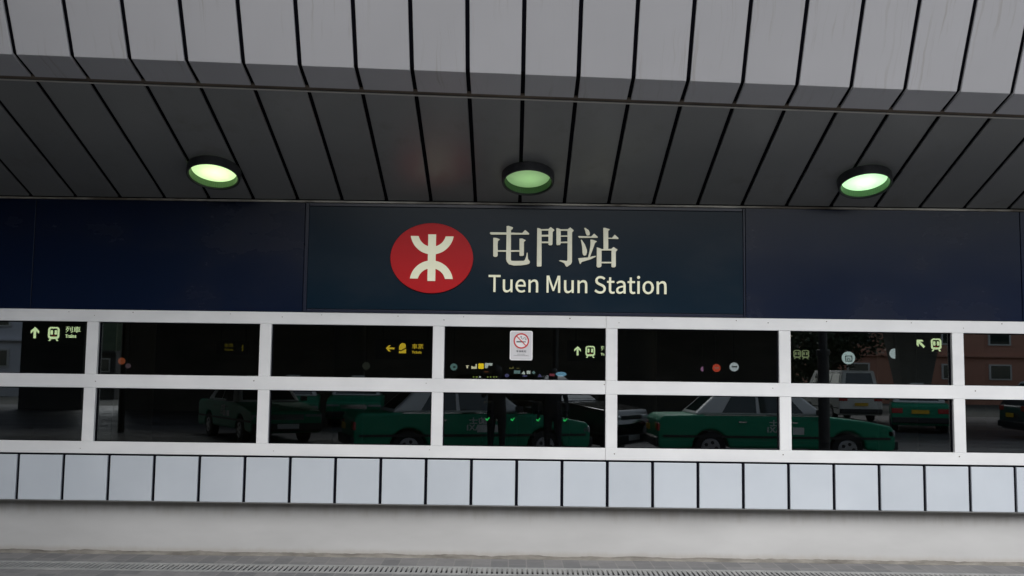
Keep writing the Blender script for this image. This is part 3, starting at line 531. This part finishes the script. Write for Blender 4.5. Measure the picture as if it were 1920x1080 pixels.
arrow(6.94, 2.205, 0.175, 45, M['litcream'], t, Y); train(7.205, 2.185, 0.215, M['litcream'], t, Y)
t = hanging('faint yellow sign with two worn characters behind the second window', -5.0, -4.45, 1.86, 2.1)
text('chinese_lettering', '車票', M['lityellowdim'], t, -4.86, 1.99, 0.15, 0.06, Y, 0.006, 0.0); text('latin_lettering', 'Tickets', M['lityellowdim'], t, -4.86, 1.93, 0.15, 0.035, Y, 0.006, 0.001)
MB().box(-4.56, -4.54, Y-.01, Y, 1.925, 2.03).build('bar_mark', M['lityellowdim'], t)

# ------------------------------------------------------------------ small lit shop signs far inside
def shop(label, x, z, pts, m, y=14.0, extra=None):
    t = thing('shop_sign', label, 'shop sign', (x, y, z), group='small lit shop signs deep inside the concourse')
    mb = MB(); mb.poly(pts, -0.05, 0); mb.build('lit_face', m, t)
    if extra: MB().poly(extra[0], -0.056, -0.0505).build('mark', extra[1], t)
    return t
e_w = em('lit_white', (0.95, 0.95, 0.85), 1.6); e_y = em('lit_amber', (1.0, 0.62, 0.02), 3.2); e_c = em('lit_ivory', (1.0, 0.85, 0.55), 2.2); e_o = em('lit_dim_orange', (0.5, 0.14, 0.05), 0.5)
e_t = em('lit_teal', (0.5, 0.75, 0.72), 0.8); e_p = em('lit_purple', (0.30, 0.27, 0.60), 0.7); e_b = em('lit_light_blue', (0.35, 0.68, 0.95), 1.3); e_g = em('lit_green_dot', (0.6, 0.7, 0.15), 1.0); e_r = em('lit_pink_red', (0.8, 0.16, 0.22), 0.7)
sq = lambda w_, h_: [(-w_/2, -h_/2), (w_/2, -h_/2), (w_/2, h_/2), (-w_/2, h_/2)]
ov = lambda w_, h_: el(0, 0, w_/2, h_/2, 20)
K = 22.75/1850
def pos(px, py, y=14.0): # measured direction to each far sign, carried to its true distance
    D_ = 8.75+y; v = py-540-(px-960)*0.0131; u = px-960+(py-540)*0.0131
    a = R(PITCH); f = 1850*math.cos(a)+v*math.sin(a); z = 1850*math.sin(a)-v*math.cos(a)
    return u*D_/f, 1.6+z*D_/f
def cup(w_, h_): return [(-w_/2, -h_/2), (w_/2, -h_/2), (w_/2, h_/2), (w_*.3, h_/2), (w_*.25, 0), (-w_*.2, -h_*.05), (-w_/2, h_*.15)]
for px, py, pts, m, lb in (
    (876.5, 688, [(-.02, -.03), (.01, -.03), (.02, .02), (.04, .035), (-.05, .035), (-.02, .02)], e_c, 'tiny cream T shaped lit mark, leftmost of the far shop signs'),
    (889, 687, cup(.125, .11), e_c, 'ivory lit shape just left of the amber square shop sign'),
    (902, 686.5, rrect(-.062, .062, -.062, .062, .02, 4), e_y, 'bright amber square shop sign far inside the concourse'),
    (916.5, 684.5, [(-.09, -.07), (-.03, -.07), (-.01, -.01), (.08, -.01), (.085, .045), (-.09, .045)], e_w, 'broken white lit lettering just right of the amber square sign'),
    (912, 697, sq(.10, .03), e_o, 'dim orange lit strip below the amber square sign'),
    (959, 689.5, cup(.10, .05), em('lit_dull_yellow', (0.5, 0.40, 0.12), 0.8), 'dull yellow cup shaped lit mark below the no smoking notice'),
    (971, 690.5, sq(.07, .014), em('lit_dull_yellow_bar', (0.5, 0.40, 0.12), 0.6), 'thin dull yellow bar below the no smoking notice'),
    (969.5, 697.5, sq(.145, .075), e_t, 'grey teal lit lettering box under the no smoking notice'),
    (981, 698.5, [(-.04, -.03), (.03, -.045), (.05, -.03), (.01, .04)], e_w, 'small white triangular lit mark among the row under the notice'),
    (991, 698, sq(.085, .075), e_w, 'small white square lit mark with a dark bar in the row under the notice'),
    (1000.5, 698.5, [(0, -.04), (.045, 0), (0, .04), (-.045, 0)], e_t, 'small pale diamond lit mark at the end of the row under the notice'),
    (950.5, 704, ov(.10, .08), e_p, 'dim purple round lit sign left of the row under the notice'),
    (984, 705, ov(.12, .04), e_p, 'dim purple flat lit sign below the white square mark'),
    (1012, 704.5, [(-.05, -.03), (.05, -.03), (0, .05)], e_p, 'dim purple triangle right of the row under the notice'),
    (1035, 703, sq(.12, .055), e_r, 'dim pinkish red lettering left of the pale blue oval sign'),
    (1052, 701.5, ov(.245, .105), e_b, 'pale blue oval shop sign far inside on the right of the row')):
    x, z = pos(px, py); shop(lb, x, z, pts, m)
for i, px in enumerate((888, 894, 900, 914.5, 920, 926, 931)):
    x, z = pos(px, 706.8); o = shop('row dot', x, z, ov(.035 if i not in (1, 2) else .05, .035), e_g if i != 2 else e_w)
    o.name = 'indicator_light'; o['group'] = 'tiny green indicator lights low in the middle window'
    o['label'] = 'tiny green light in the dotted row low in the middle window' if i != 2 else 'tiny white light, brightest of the dotted row low in the middle window'; o['category'] = 'indicator light'
def disc(px, py, r, m, mm, lb, y=5.0, half=False):  # glow added so the discs show in the dark concourse
    x, z = pos(px, py, y); k = (8.75+y)/1850*r
    t = thing('round_sign', lb, 'round sign', (x, y, z), group='round signs with added glow inside the concourse')
    pts = el(0, 0, k, k, 32) if not half else [(k*math.cos(R(90+180*i/16)), k*math.sin(R(90+180*i/16))) for i in range(17)]
    MB().poly(pts, -0.03, 0).build('glow_disc', m, t)
    if mm: 
        mb = MB()
        for a, b_, c_, d_ in mm[1]: mb.box(a*k, b_*k, -0.033, -0.0305, c_*k, d_*k)
        mb.build('mark', mm[0], t)
    MB().box(-k*.1, k*.1, 0.001, 0.03, 0, 3.19-z).build('hanger', M['signblack'], t)
dk = mat('dark_mark', (0.03, 0.06, 0.07), 0.5)
disc(1590, 671, 11.8, em('disc_white', (0.72, 0.82, 0.80), 1.7), (dk, [(-.55, -.42, -.6, .35), (.42, .55, -.6, .35), (-.42, .42, -.6, -.48), (-.3, .3, -.1, .0), (-.25, -.1, -.42, -.2), (.1, .25, -.42, -.2), (-.42, .42, .22, .35)]), 'largest round white sign, with a dark squared mark')
disc(1677, 663, 9.5, em('disc_white2', (0.75, 0.8, 0.8), 1.6), None, 'half hidden round white sign left of the slanted arrow sign', half=True)
disc(1376, 688, 8.2, em('disc_white3', (0.78, 0.78, 0.8), 1.6), (mat('grey_mark', (0.2, 0.22, 0.24), 0.5), [(-.6, .6, -.12, .18)]), 'round white sign with a grey bar, right of the red one')
disc(1343, 690, 7.2, em('disc_red', (0.9, 0.10, 0.05), 1.5), (em('disc_pink', (0.9, 0.5, 0.4), 0.8), [(-.5, -.1, -.2, .2), (.1, .5, -.2, .2)]), 'round red sign with pale marks in the fifth window')
disc(1318, 692, 4.5, em('disc_mag', (0.9, 0.4, 0.7), 0.8), None, 'small pink half round sign left of the red one', half=True)
disc(851, 688, 6.5, em('disc_teal', (0.35, 0.60, 0.55), 0.8), (dk, [(-.1, .35, -.25, .2), (.2, .8, -.1, .05)]), 'round grey teal sign at the left edge of the middle window')
disc(229, 677, 6.2, em('disc_orange', (0.8, 0.18, 0.07), 0.7), None, 'round orange sign in the second window')
disc(241, 686, 4.5, em('disc_mauve', (0.5, 0.3, 0.35), 0.35), None, 'small dim mauve round sign below the orange one in the second window')
disc(687, 686, 7, em('disc_dim', (0.2, 0.2, 0.15), 0.25), None, 'faint round sign in the third window')
disc(1200, 698, 7, em('disc_blue', (0.08, 0.15, 0.32), 0.5), None, 'dim blue round sign in the fifth window')

# ================================================================== the road side, behind the camera (seen in the panes)
ROADZ = -0.10
M['green'] = mat('taxi_green', (0.0, 0.25, 0.13), 0.4, coat=0.1, spec=0.35); M['carwhite'] = mat('taxi_white', (0.62, 0.62, 0.60), 0.35, coat=0.4)
M['carglass'] = mat('car_glass', (0.015, 0.03, 0.03), 0.06, spec=0.8); M['tyre'] = mat('tyre_rubber', (0.015, 0.015, 0.016), 0.8); M['rim'] = mat('wheel_rim', (0.35, 0.35, 0.36), 0.35, 0.7)
M['carblack'] = mat('car_black', (0.008, 0.008, 0.010), 0.2, coat=0.8); M['chrome'] = mat('chrome', (0.7, 0.7, 0.7), 0.15, 1.0); M['lampclear'] = mat('headlamp_clear', (0.30, 0.31, 0.32), 0.2, coat=1.0)
M['lampred'] = mat('tail_lamp', (0.45, 0.01, 0.01), 0.25, coat=0.8); M['plate'] = mat('yellow_plate', (0.7, 0.42, 0.02), 0.5); M['bumper'] = mat('bumper_plastic', (0.02, 0.02, 0.021), 0.6)
def arch(cx, r, n=10): return [(cx+r*math.cos(math.pi*i/n), 0.30+r*math.sin(math.pi*i/n)) for i in range(n+1)]
KINDS = {
 'sedan': dict(L=[(2.34,.34),(2.35,.62),(2.28,.76),(1.75,.86),(0.98,.93),(-1.38,.95),(-2.22,.93),(-2.33,.84),(-2.34,.34)], wb=(1.40,-1.30), base=(1.02,-1.62), top=(0.40,-1.05), zt=1.45, zb=.94, W=1.70),
 'suv': dict(L=[(2.28,.36),(2.33,.70),(2.20,.98),(1.4,1.10),(0.95,1.14),(-2.15,1.14),(-2.30,.95),(-2.30,.36)], wb=(1.42,-1.32), base=(1.05,-2.12), top=(0.25,-1.75), zt=1.68, zb=1.13, W=1.84),
 'van': dict(L=[(2.40,.36),(2.44,.75),(2.30,1.10),(-2.36,1.12),(-2.42,.95),(-2.42,.36)], wb=(1.45,-1.35), base=(2.28,-2.36), top=(1.50,-2.18), zt=2.02, zb=1.11, W=1.72),
 'minivan': dict(L=[(2.10,.34),(2.14,.70),(1.95,.95),(1.25,1.05),(-2.06,1.06),(-2.12,.9),(-2.12,.34)], wb=(1.35,-1.25), base=(1.40,-2.06), top=(0.65,-1.85), zt=1.80, zb=1.05, W=1.72)}
def car(name, label, kind, paint, roof, loc, rz, taxi=False, grp=None, plate=True):
    k = KINDS[kind]; W = k['W']/2; wf_, wr = k['wb']; top = k['L']
    t = thing(name, label, 'taxi' if taxi else 'car' if kind != 'van' else 'van', (loc[0], loc[1], ROADZ), rz, grp)
    pts = top+[(top[-1][0]+.08, .24)]+[(a, b) for a, b in arch(wr, .36)[::-1]]+[(a, b) for a, b in arch(wf_, .36)[::-1]]+[(top[0][0]-.08, .24)]
    MB().poly(pts, -W, W).build('body', paint, t, bevel=0.05, seg=3)
    b0, b1 = k['base']; t0, t1 = k['top']; zb, zt = k['zb'], k['zt']; wi = W-.05; wt = W-.24
    ringb = [(b0, -wi, zb), (b0, wi, zb), (b1, wi, zb), (b1, -wi, zb)]; ringt = [(t0, -wt, zt), (t0, wt, zt), (t1, wt, zt), (t1, -wt, zt)]
    cab = MB().hexa(ringb, ringt).build('cabin', roof, t, bevel=0.06, seg=3)
    def face(p, q, r_, s_, u0, u1, v0, v1, nrm, nm='window'):   # pane on a cabin face (bilinear), slightly proud
        P = lambda u, v: (Vector(p)*(1-u)+Vector(q)*u)*(1-v)+(Vector(s_)*(1-u)+Vector(r_)*u)*v
        A = [P(u0, v0), P(u1, v0), P(u1, v1), P(u0, v1)]; n_ = Vector(nrm).normalized()
        MB().hexa([a-n_*.02 for a in A], [a+n_*.006 for a in A]).build(nm, M['carglass'], t)
    B, T = ringb, ringt
    face(B[0], B[1], T[1], T[0], .08, .92, .10, .90, (1, 0, .8), 'windscreen'); face(B[2], B[3], T[3], T[2], .12, .88, .14, .88, (-1, 0, .6), 'rear_window')
    sp = [(.16, .50), (.53, .80)] if kind == 'sedan' else [(.13, .38), (.41, .68), (.71, .93)]
    for s, (p, q, r_, s2) in ((1, (B[1], B[2], T[2], T[1])), (-1, (B[0], B[3], T[3], T[0]))):
        for a, b in sp: face(p, q, r_, s2, a, b, .10, .86, (0, s, .45))
    for x in (wf_, wr):
        for s in (-1, 1):
            w_ = MB().cyl((x, s*(W-.21), .30), .305, .2*s, 'Y', 28).build('tyre', M['tyre'], t, bevel=.02)
            MB().cyl((x, s*(W-.01), .30), .19, .018*s, 'Y', 20, r2=.17).build('rim', M['rim'], w_)
            mb = MB()
            for a in range(5): mb.cyl((x+.11*math.cos(a*1.257), s*(W+.0085), .30+.11*math.sin(a*1.257)), .035, .003*s, 'Y', 10)
            mb.build('rim_hole', M['tyre'], w_)
    fx, rx = top[0][0], top[-1][0]; hz = .62 if kind == 'sedan' else .80
    for s in (-1, 1):
        MB().box(fx-.16, fx+.006, s*(W-(.52 if kind == 'suv' else .42)), s*(W-.0), hz-(.10 if kind == 'suv' else .07), hz+.07).build('headlight', M['lampclear'], t, bevel=.03)
        MB().box(rx-.006, rx+.12, s*(W-.34), s*(W-.005), hz+.0, hz+.16).build('tail_light', M['lampred'], t, bevel=.02)
        MB().box(b0-.25, b0-.12, s*(W+.01), s*(W+.16), zb+.02, zb+.14).build('wing_mirror', M['bumper'], t, bevel=.02)
    MB().box(fx-.05, fx+.07, -W+.02, W-.02, .30, .48).build('front_bumper', M['bumper'], t, bevel=.03); MB().box(rx-.07, rx+.05, -W+.02, W-.02, .32, .50).build('rear_bumper', M['bumper'], t, bevel=.03)
    MB().box(fx-.02, fx+.012, -W+.45, W-.45, hz-.06, hz+.07).build('grille', M['chrome'] if kind == 'sedan' else M['bumper'], t)
    for s in (-1, 1):
        MB().box(rx+.1, fx-.1, s*(W-.0), s*(W+.012), .50, .545).build('side_trim', M['bumper'], t)
        MB().box(b1+.2, b0-.0, s*(wi+.035), s*(wi+.05), zb-.005, zb+.012).build('belt_trim', M['chrome'], t)
        for x in (-.75, .25): MB().box(x, x+.16, s*(W-.0), s*(W+.025), zb-.14, zb-.115).build('door_handle', M['chrome'], t)
    if plate: MB().box(rx-.078, rx-.071, -.26, .26, .62, .74).build('number_plate', M['plate'], t); MB().box(fx+.0705, fx+.076, -.26, .26, .36, .47).build('number_plate', M['carwhite'], t)
    if taxi:
        MB().box(-.35, -.20, -.22, .22, zt-.01, zt+.13).build('roof_sign', M['carwhite'], t, bevel=.03)
        o = text('taxi_lettering', 'TAXI', M['carwhite'], t, -.22, .62, .40, .10, 0, .004, .004); o.rotation_euler = (0, 0, R(180)); o.location = (0, W+.006, 0)
        o = text('taxi_lettering', '的士', M['carwhite'], t, -.20, .74, .34, .12, 0, .004, .004); o.rotation_euler = (0, 0, R(180)); o.location = (0, W+.006, 0)
        for a in (1.02, 1.32): MB().box(a-1.9+.9, a-1.9+1.12, W+.001, W+.005, .58, .72).build('door_sticker', M['carwhite'], t)
    return t
G = 'green taxis waiting on the road'
car('taxi', 'green taxi reflected across the lower fifth and sixth windows', 'sedan', M['green'], M['carwhite'], (5.25, -11.6), 0, True, G)
car('taxi', 'green taxi reflected in the lower third window, boot to the left', 'sedan', M['green'], M['carwhite'], (-0.90, -11.0), R(-17), True, G)
car('taxi', 'green taxi facing the wall, reflected between the lower second and third windows', 'sedan', M['green'], M['carwhite'], (-6.45, -16.4), R(58), True, G)
car('taxi', 'far green taxi reflected top left in the lower third window', 'sedan', M['green'], M['carwhite'], (-6.9, -22.5), R(80), True, G)
car('taxi', 'far green taxi reflected top middle in the lower third window', 'sedan', M['green'], M['carwhite'], (-5.1, -24.2), R(84), True, G)
car('taxi', 'green taxi with yellow plate, tail on, reflected right in the lower sixth window', 'sedan', M['green'], M['carwhite'], (13.7, -24.6), R(-70), True, G)
car('parked_car', 'black car with a clear headlamp reflected behind the right taxi', 'suv', M['carblack'], M['carblack'], (0.62, -13.2), R(33))
car('parked_car', 'dark grey car reflected at the far right of the lower row', 'suv', mat('car_grey', (0.05, 0.05, 0.055), 0.25, coat=0.7), M['carwhite'], (17.2, -20.5), R(4))
car('minibus', 'cream white van reflected above the right taxi, rear lamps towards the wall', 'van', mat('van_cream', (0.68, 0.67, 0.62), 0.35), mat('van_cream_roof', (0.72, 0.71, 0.67), 0.35), (13.85, -32.8), R(-90))

p = thing('sign_pole', 'black steel pole at the kerb, reflected across the sixth window', 'pole', (5.62, -8.95, Z0))
MB().cyl((0, 0, 0.0), 0.10, 2.05, n=24).build('shaft', M['blackmetal'], p, smooth=False); MB().cyl((0, 0, 2.05), 0.075, 2.6, n=20).build('upper_shaft', M['blackmetal'], p); MB().cyl((0, 0, 2.03), 0.12, 0.10, n=24).build('collar', M['blackmetal'], p, bevel=0.01)

# people standing behind the camera, dark in the panes
M['cloth'] = mat('dark_clothes', (0.015, 0.016, 0.02), 0.85); M['skin'] = mat('skin', (0.35, 0.20, 0.13), 0.5); M['hair'] = mat('black_hair', (0.008, 0.007, 0.007), 0.5); M['jeans'] = mat('dark_trousers', (0.02, 0.022, 0.03), 0.85)
def person(label, loc, rz, h=1.72, raised=True):
    t = thing('person', label, 'person', (loc[0], loc[1], Z0), rz); s = h/1.72
    V, E, Rr = [], [], []
    def v(x, y, z, r, par=None):
        V.append((x*s, y*s, z*s)); Rr.append(r*s)
        if par is not None: E.append((par, len(V)-1))
        return len(V)-1
    pel = v(0, 0, .95, .145); ab = v(0, .01, 1.12, .135, pel); ch = v(0, 0, 1.30, .155, ab); nk0 = v(0, -.01, 1.43, .09, ch); nk = v(0, .01, 1.49, .055, nk0); hd = v(0, .02, 1.58, .085, nk); v(0, .02, 1.67, .07, hd)
    for q in (-1, 1):
        hp = v(q*.09, 0, .86, .10, pel); kn = v(q*.10, .02, .48, .062, hp); an = v(q*.11, -.01, .09, .042, kn); v(q*.12, .14, .035, .035, an)
        sh = v(q*.18, -.01, 1.38, .062, nk0)
        if raised: elb = v(q*.24, .14, 1.18, .042, sh); wr = v(q*.10, .30, 1.42, .028, elb); dx, dy, dz = -q*.3, .35, .9
        else: elb = v(q*.25, -.02, 1.12, .042, sh); wr = v(q*.26, .06, .87, .028, elb); dx, dy, dz = 0, .25, -.95
        pm = v((q*.10 if raised else q*.26)+dx*.06, (.30 if raised else .06)+dy*.06, (1.42 if raised else .87)+dz*.06, .030, wr); bx = V[pm]
        for f in range(5):
            o_ = (f-2)*.017; ln = (.045, .075, .082, .076, .06)[f]
            a = v(bx[0]/s+dx*ln*.5+(0 if raised else 0), bx[1]/s+dy*ln*.5+o_, bx[2]/s+dz*ln*.5, .0095, pm); v(V[a][0]/s+dx*ln*.4-q*.01, V[a][1]/s+dy*ln*.4, V[a][2]/s+dz*ln*.4, .008, a)
    me = bpy.data.meshes.new('figure'); me.from_pydata(V, E, []); me.materials.append(M['cloth']); o = new_obj('figure', me, t)
    sk = o.modifiers.new('s', 'SKIN'); sk.use_smooth_shade = True
    for d, r in zip(me.skin_vertices[0].data, Rr): d.radius = (r*1.2, r) if r > .03 else (r, r)
    me.skin_vertices[0].data[0].use_root = True; su = o.modifiers.new('u', 'SUBSURF'); su.levels = su.render_levels = 2
    bm = MB(); bmesh.ops.create_uvsphere(bm.bm, u_segments=20, v_segments=14, radius=.105*s, matrix=Matrix.Translation((0, .0, 1.64*s)) @ Matrix.Diagonal((.88, 1.02, 1.0, 1)))
    bm.build('hair', M['hair'], t, smooth=True)
    if raised:
        bm = MB(); bm.box(-.06*s, .06*s, .33*s, .39*s, 1.46*s, 1.54*s); bm.cyl((0, .39*s, 1.50*s), .032, .05, 'Y', 20); bm.build('camera', M['black'], t, bevel=.006)
    return t
person('person in dark clothes holding up a camera, reflected left of the no smoking notice', (-0.25, -9.25), 0, 1.76)
person('person in dark clothes standing at the kerb, reflected right of the no smoking notice', (0.78, -9.3), R(15), 1.72, False)

# viaduct, with dark backdrop added below to keep sky out of the panes
M['conc'] = noise_col(mat('old_concrete', (0,0,0), 0.85), (0.13, 0.125, 0.115), (0.22, 0.215, 0.2), (0.3, 0.3, 0.6), 6)[0]
vi = thing('viaduct', 'long concrete viaduct over the far side of the road', 'viaduct', (0, 0, 0))
MB().hexa([(x, y, z) for x, y, z in ((-60, -24, 5.4), (-60, -38, 5.4), (-60, -39, 7.2), (-60, -23, 7.2))], [(x, y, z) for x, y, z in ((60, -27, 5.4), (60, -40, 5.4), (60, -41, 7.2), (60, -26, 7.2))]).build('deck', M['conc'], vi)
for x in (-30, -12, 3.8, 17.8, 36):
    MB().hexa([(x-.38, -35.4, -.1), (x+.38, -35.4, -.1), (x+.38, -34.8, -.1), (x-.38, -34.8, -.1)], [(x-1.3, -36, 5.4), (x+1.3, -36, 5.4), (x+1.3, -34, 5.4), (x-1.3, -34, 5.4)]).build('pier', M['conc'], vi)
MB().box(-16.2, 11.2, -32.6, -32.3, -0.104, 5.38).build('backdrop', noise_col(mat('dark_backdrop', (0,0,0), 0.8), (0.02, 0.019, 0.017), (0.05, 0.045, 0.038), (0.3, 1, 0.7), 4)[0], label='added dark backdrop under the viaduct behind the taxis', category='backdrop')
MB().box(-20.4, -17.8, -32.6, -32.3, -0.104, 5.38).build('backdrop', noise_col(mat('dark_backdrop2', (0,0,0), 0.8), (0.015, 0.015, 0.017), (0.03, 0.03, 0.03), (0.3, 1, 0.7), 4)[0], label='short added backdrop panel at the left across the road', category='backdrop')
def block(label, x0, x1, y, h, wall, cols, rows_, z0=1.0):
    b = thing('apartment_block', label, 'building', ((x0+x1)/2, y, -0.104)); hw = (x1-x0)/2
    MB().box(-hw, hw, -10, 0, 0, h).build('wall', wall, b)
    dx = 2*hw/cols; dz = (h-z0)/rows_
    for i in range(cols):
        for j in range(rows_):
            f = MB().box(-hw+dx*(i+.26), -hw+dx*(i+.74), 0.002, 0.10, z0+dz*(j+.30), z0+dz*(j+.75)).build('window_frame', M['carwhite'], b)
            MB().box(-hw+dx*(i+.30), -hw+dx*(i+.70), 0.101, 0.12, z0+dz*(j+.34), z0+dz*(j+.71)).build('window', M['carglass'], f)
    for j in range(rows_+1): MB().box(-hw-.05, hw+.05, 0.002, 0.25, z0+dz*j-.12, z0+dz*j).build('ledge', wall, b)
block('terracotta apartment block reflected at the right of the upper windows', 22.5, 62, -60, 13, noise_col(mat('terracotta_render', (0,0,0), 0.85), (0.48, 0.23, 0.16), (0.56, 0.28, 0.20), (0.2, 0.2, 0.2), 5)[0], 12, 5)
block('white apartment block reflected in the leftmost upper window', -48, -29.0, -50, 13, mat('white_render', (0.72, 0.72, 0.76), 0.8), 6, 5)
block('small grey block reflected in the second upper window', -24.2, -21.9, -46, 2.7, noise_col(mat('grey_render', (0,0,0), 0.8), (0.05, 0.05, 0.05), (0.13, 0.125, 0.12), (0.8, 1, 0.8), 5)[0], 2, 1)

M['bark'] = noise_col(mat('bark', (0,0,0), 0.9), (0.06, 0.045, 0.03), (0.12, 0.1, 0.07), (4, 4, 1), 6)[0]
M['leaf'] = noise_col(mat('leaves', (0,0,0), 0.6), (0.012, 0.035, 0.012), (0.045, 0.085, 0.03), (0.8, 0.8, 0.8), 4)[0]
def tree(label, x, y, h, seed):
    rnd = random.Random(seed); t = thing('tree', label, 'tree', (x, y, -0.104), group='trees beyond the viaduct')
    mb = MB(); mb.cyl((0, 0, 0), .22, h*.45, n=10, r2=.13)
    for i in range(6):
        a = rnd.uniform(0, 6.28); c = Vector((0, 0, h*(.32+.03*i))); d = c+Vector((math.cos(a)*h*.22, math.sin(a)*h*.22, h*.25)); u = Vector((.07, 0, 0)); v_ = Vector((0, .07, 0))
        mb.hexa([c-u, c-v_, c+u, c+v_], [d-u*.3, d-v_*.3, d+u*.3, d+v_*.3])
    mb.build('trunk', M['bark'], t)
    bm = bmesh.new(); blobs = [(Vector((rnd.uniform(-.3, .3)*h, rnd.uniform(-.3, .3)*h, h*rnd.uniform(.25, .88))), h*rnd.uniform(.1, .2)) for _ in range(20)]
    for c, r_ in blobs:
        for _ in range(170):
            d = Vector((rnd.gauss(0, 1), rnd.gauss(0, 1), rnd.gauss(0, 1))).normalized()*r_*rnd.uniform(.5, 1.05); p_ = c+d
            a = Vector((rnd.gauss(0, 1), rnd.gauss(0, 1), rnd.gauss(0, .6))).normalized()*.13; b = a.cross(d).normalized()*.09
            bm.faces.new([bm.verts.new(p_+q) for q in (a, b, -a, -b)])
    me = bpy.data.meshes.new('crown'); bm.to_mesh(me); bm.free(); me.materials.append(M['leaf']); new_obj('crown', me, t)
tree('dark green tree between the pole and the terracotta block in reflection', 15.5, -46, 7.5, 1)
tree('dark green tree just right of the reflected pole', 18.6, -48, 6.8, 2)
tree('dark green tree beyond the added backdrop, left of the pole in reflection', 12.3, -45, 6.5, 3)
tree('dark green tree standing behind the other reflected trees', 17.0, -52, 8.0, 4)
# wooded rise behind the trees
M['wood'] = noise_col(mat('wooded_slope', (0,0,0), 0.9), (0.010, 0.022, 0.010), (0.03, 0.05, 0.022), (0.6, 0.6, 0.6), 6, bump=0.8)[0]
bm = bmesh.new(); nx_, ny_ = 150, 8; gr = []
for j in range(ny_):
    gr.append([bm.verts.new((-75+125*i/nx_, -66-3.5*j, -0.2+min(j, 2.2)*(3.4 if i < 70 else 2.3)+0.7*mn.noise(Vector((i*.35, j*.7, 2))))) for i in range(nx_+1)])
for p_, q_ in zip(gr, gr[1:]):
    for i in range(nx_): bm.faces.new((p_[i], p_[i+1], q_[i+1], q_[i]))
me = bpy.data.meshes.new('hill'); bm.to_mesh(me); bm.free(); me.materials.append(M['wood']); new_obj('hill', me, None, kind='structure')
# shade block added on the left, outside the frame: keeps light off that end
wg = thing('shade_block', 'grey block added at the far left, outside the picture, to shade the station front', 'building', (0, 0, 0))
MB().box(-20, -12.3, -14.5, -0.2, -0.3, 12).build('wall', noise_col(mat('shade_block_cladding', (0,0,0), 0.6), (0.10, 0.10, 0.11), (0.15, 0.15, 0.16), (0.4, 0.4, 0.4), 4)[0], wg)
for i in range(5):
    for j in range(3): MB().box(-12.32, -12.27, -13.6+i*2.7, -11.7+i*2.7, 1.2+j*3.6, 3.6+j*3.6).build('window', M['carglass'], wg)
fb = thing('sky_blocker', 'covered overhead slab added at the far left, outside the picture, to block sky light', 'sky_blocker', (0, 0, 0))  # unseen slab added to keep sky light off the left end
MB().box(-12.25, -4.7, -21, -3.6, 5.7, 6.5).build('deck', M['conc'], fb)
for y in (-21, -3.75): MB().box(-12.25, -4.7, y, y+.15, 6.5, 7.7).build('parapet', M['conc'], fb)
MB().box(-12.25, -4.7, -20.8, -3.6, 9.2, 9.4).build('roof', M['conc'], fb)
# unseen roof added to darken the waiting taxis, and the ticket gates far inside
sh = thing('shade_roof', 'low flat roof added over the taxis, behind the camera, to darken them', 'shade_screen', (0, 0, 0))
MB().box(-16, 1.8, -18.4, -9.75, 3.12, 3.34).build('roof', M['conc'], sh, bevel=0.02)
for x in (-15, -10.5, 1.2): MB().cyl((x, -18.0, -0.10), 0.09, 3.23, n=16).build('post', M['blackmetal'], sh)
M['steel'] = mat('brushed_steel', (0.35, 0.35, 0.36), 0.35, 0.8); garrow = em('gate_arrow_green', (0.05, 0.9, 0.18), 1.6)
for i, x in enumerate((-0.50, 0.05, 0.61, 1.2)):
    t = thing('ticket_gate', 'ticket gate with a green arrow deep inside the concourse, ' + ('leftmost of the four', 'second of the four', 'third of the four', 'rightmost of the four')[i], 'ticket gate', (x, 13, 0), group='ticket gates inside the concourse')
    MB().box(-.11, .11, 0, 1.5, 0, .98).build('cabinet', M['steel'], t, bevel=0.04)
    MB().poly([(-.045, .60), (.0, .57), (.05, .64), (.03, .65), (0, .61), (-.035, .63)], -.008, -.001).build('arrow_light', garrow, t)
    MB().box(-.07, .07, -.006, -.001, .74, .80).build('reader_panel', M['signblack'], t)
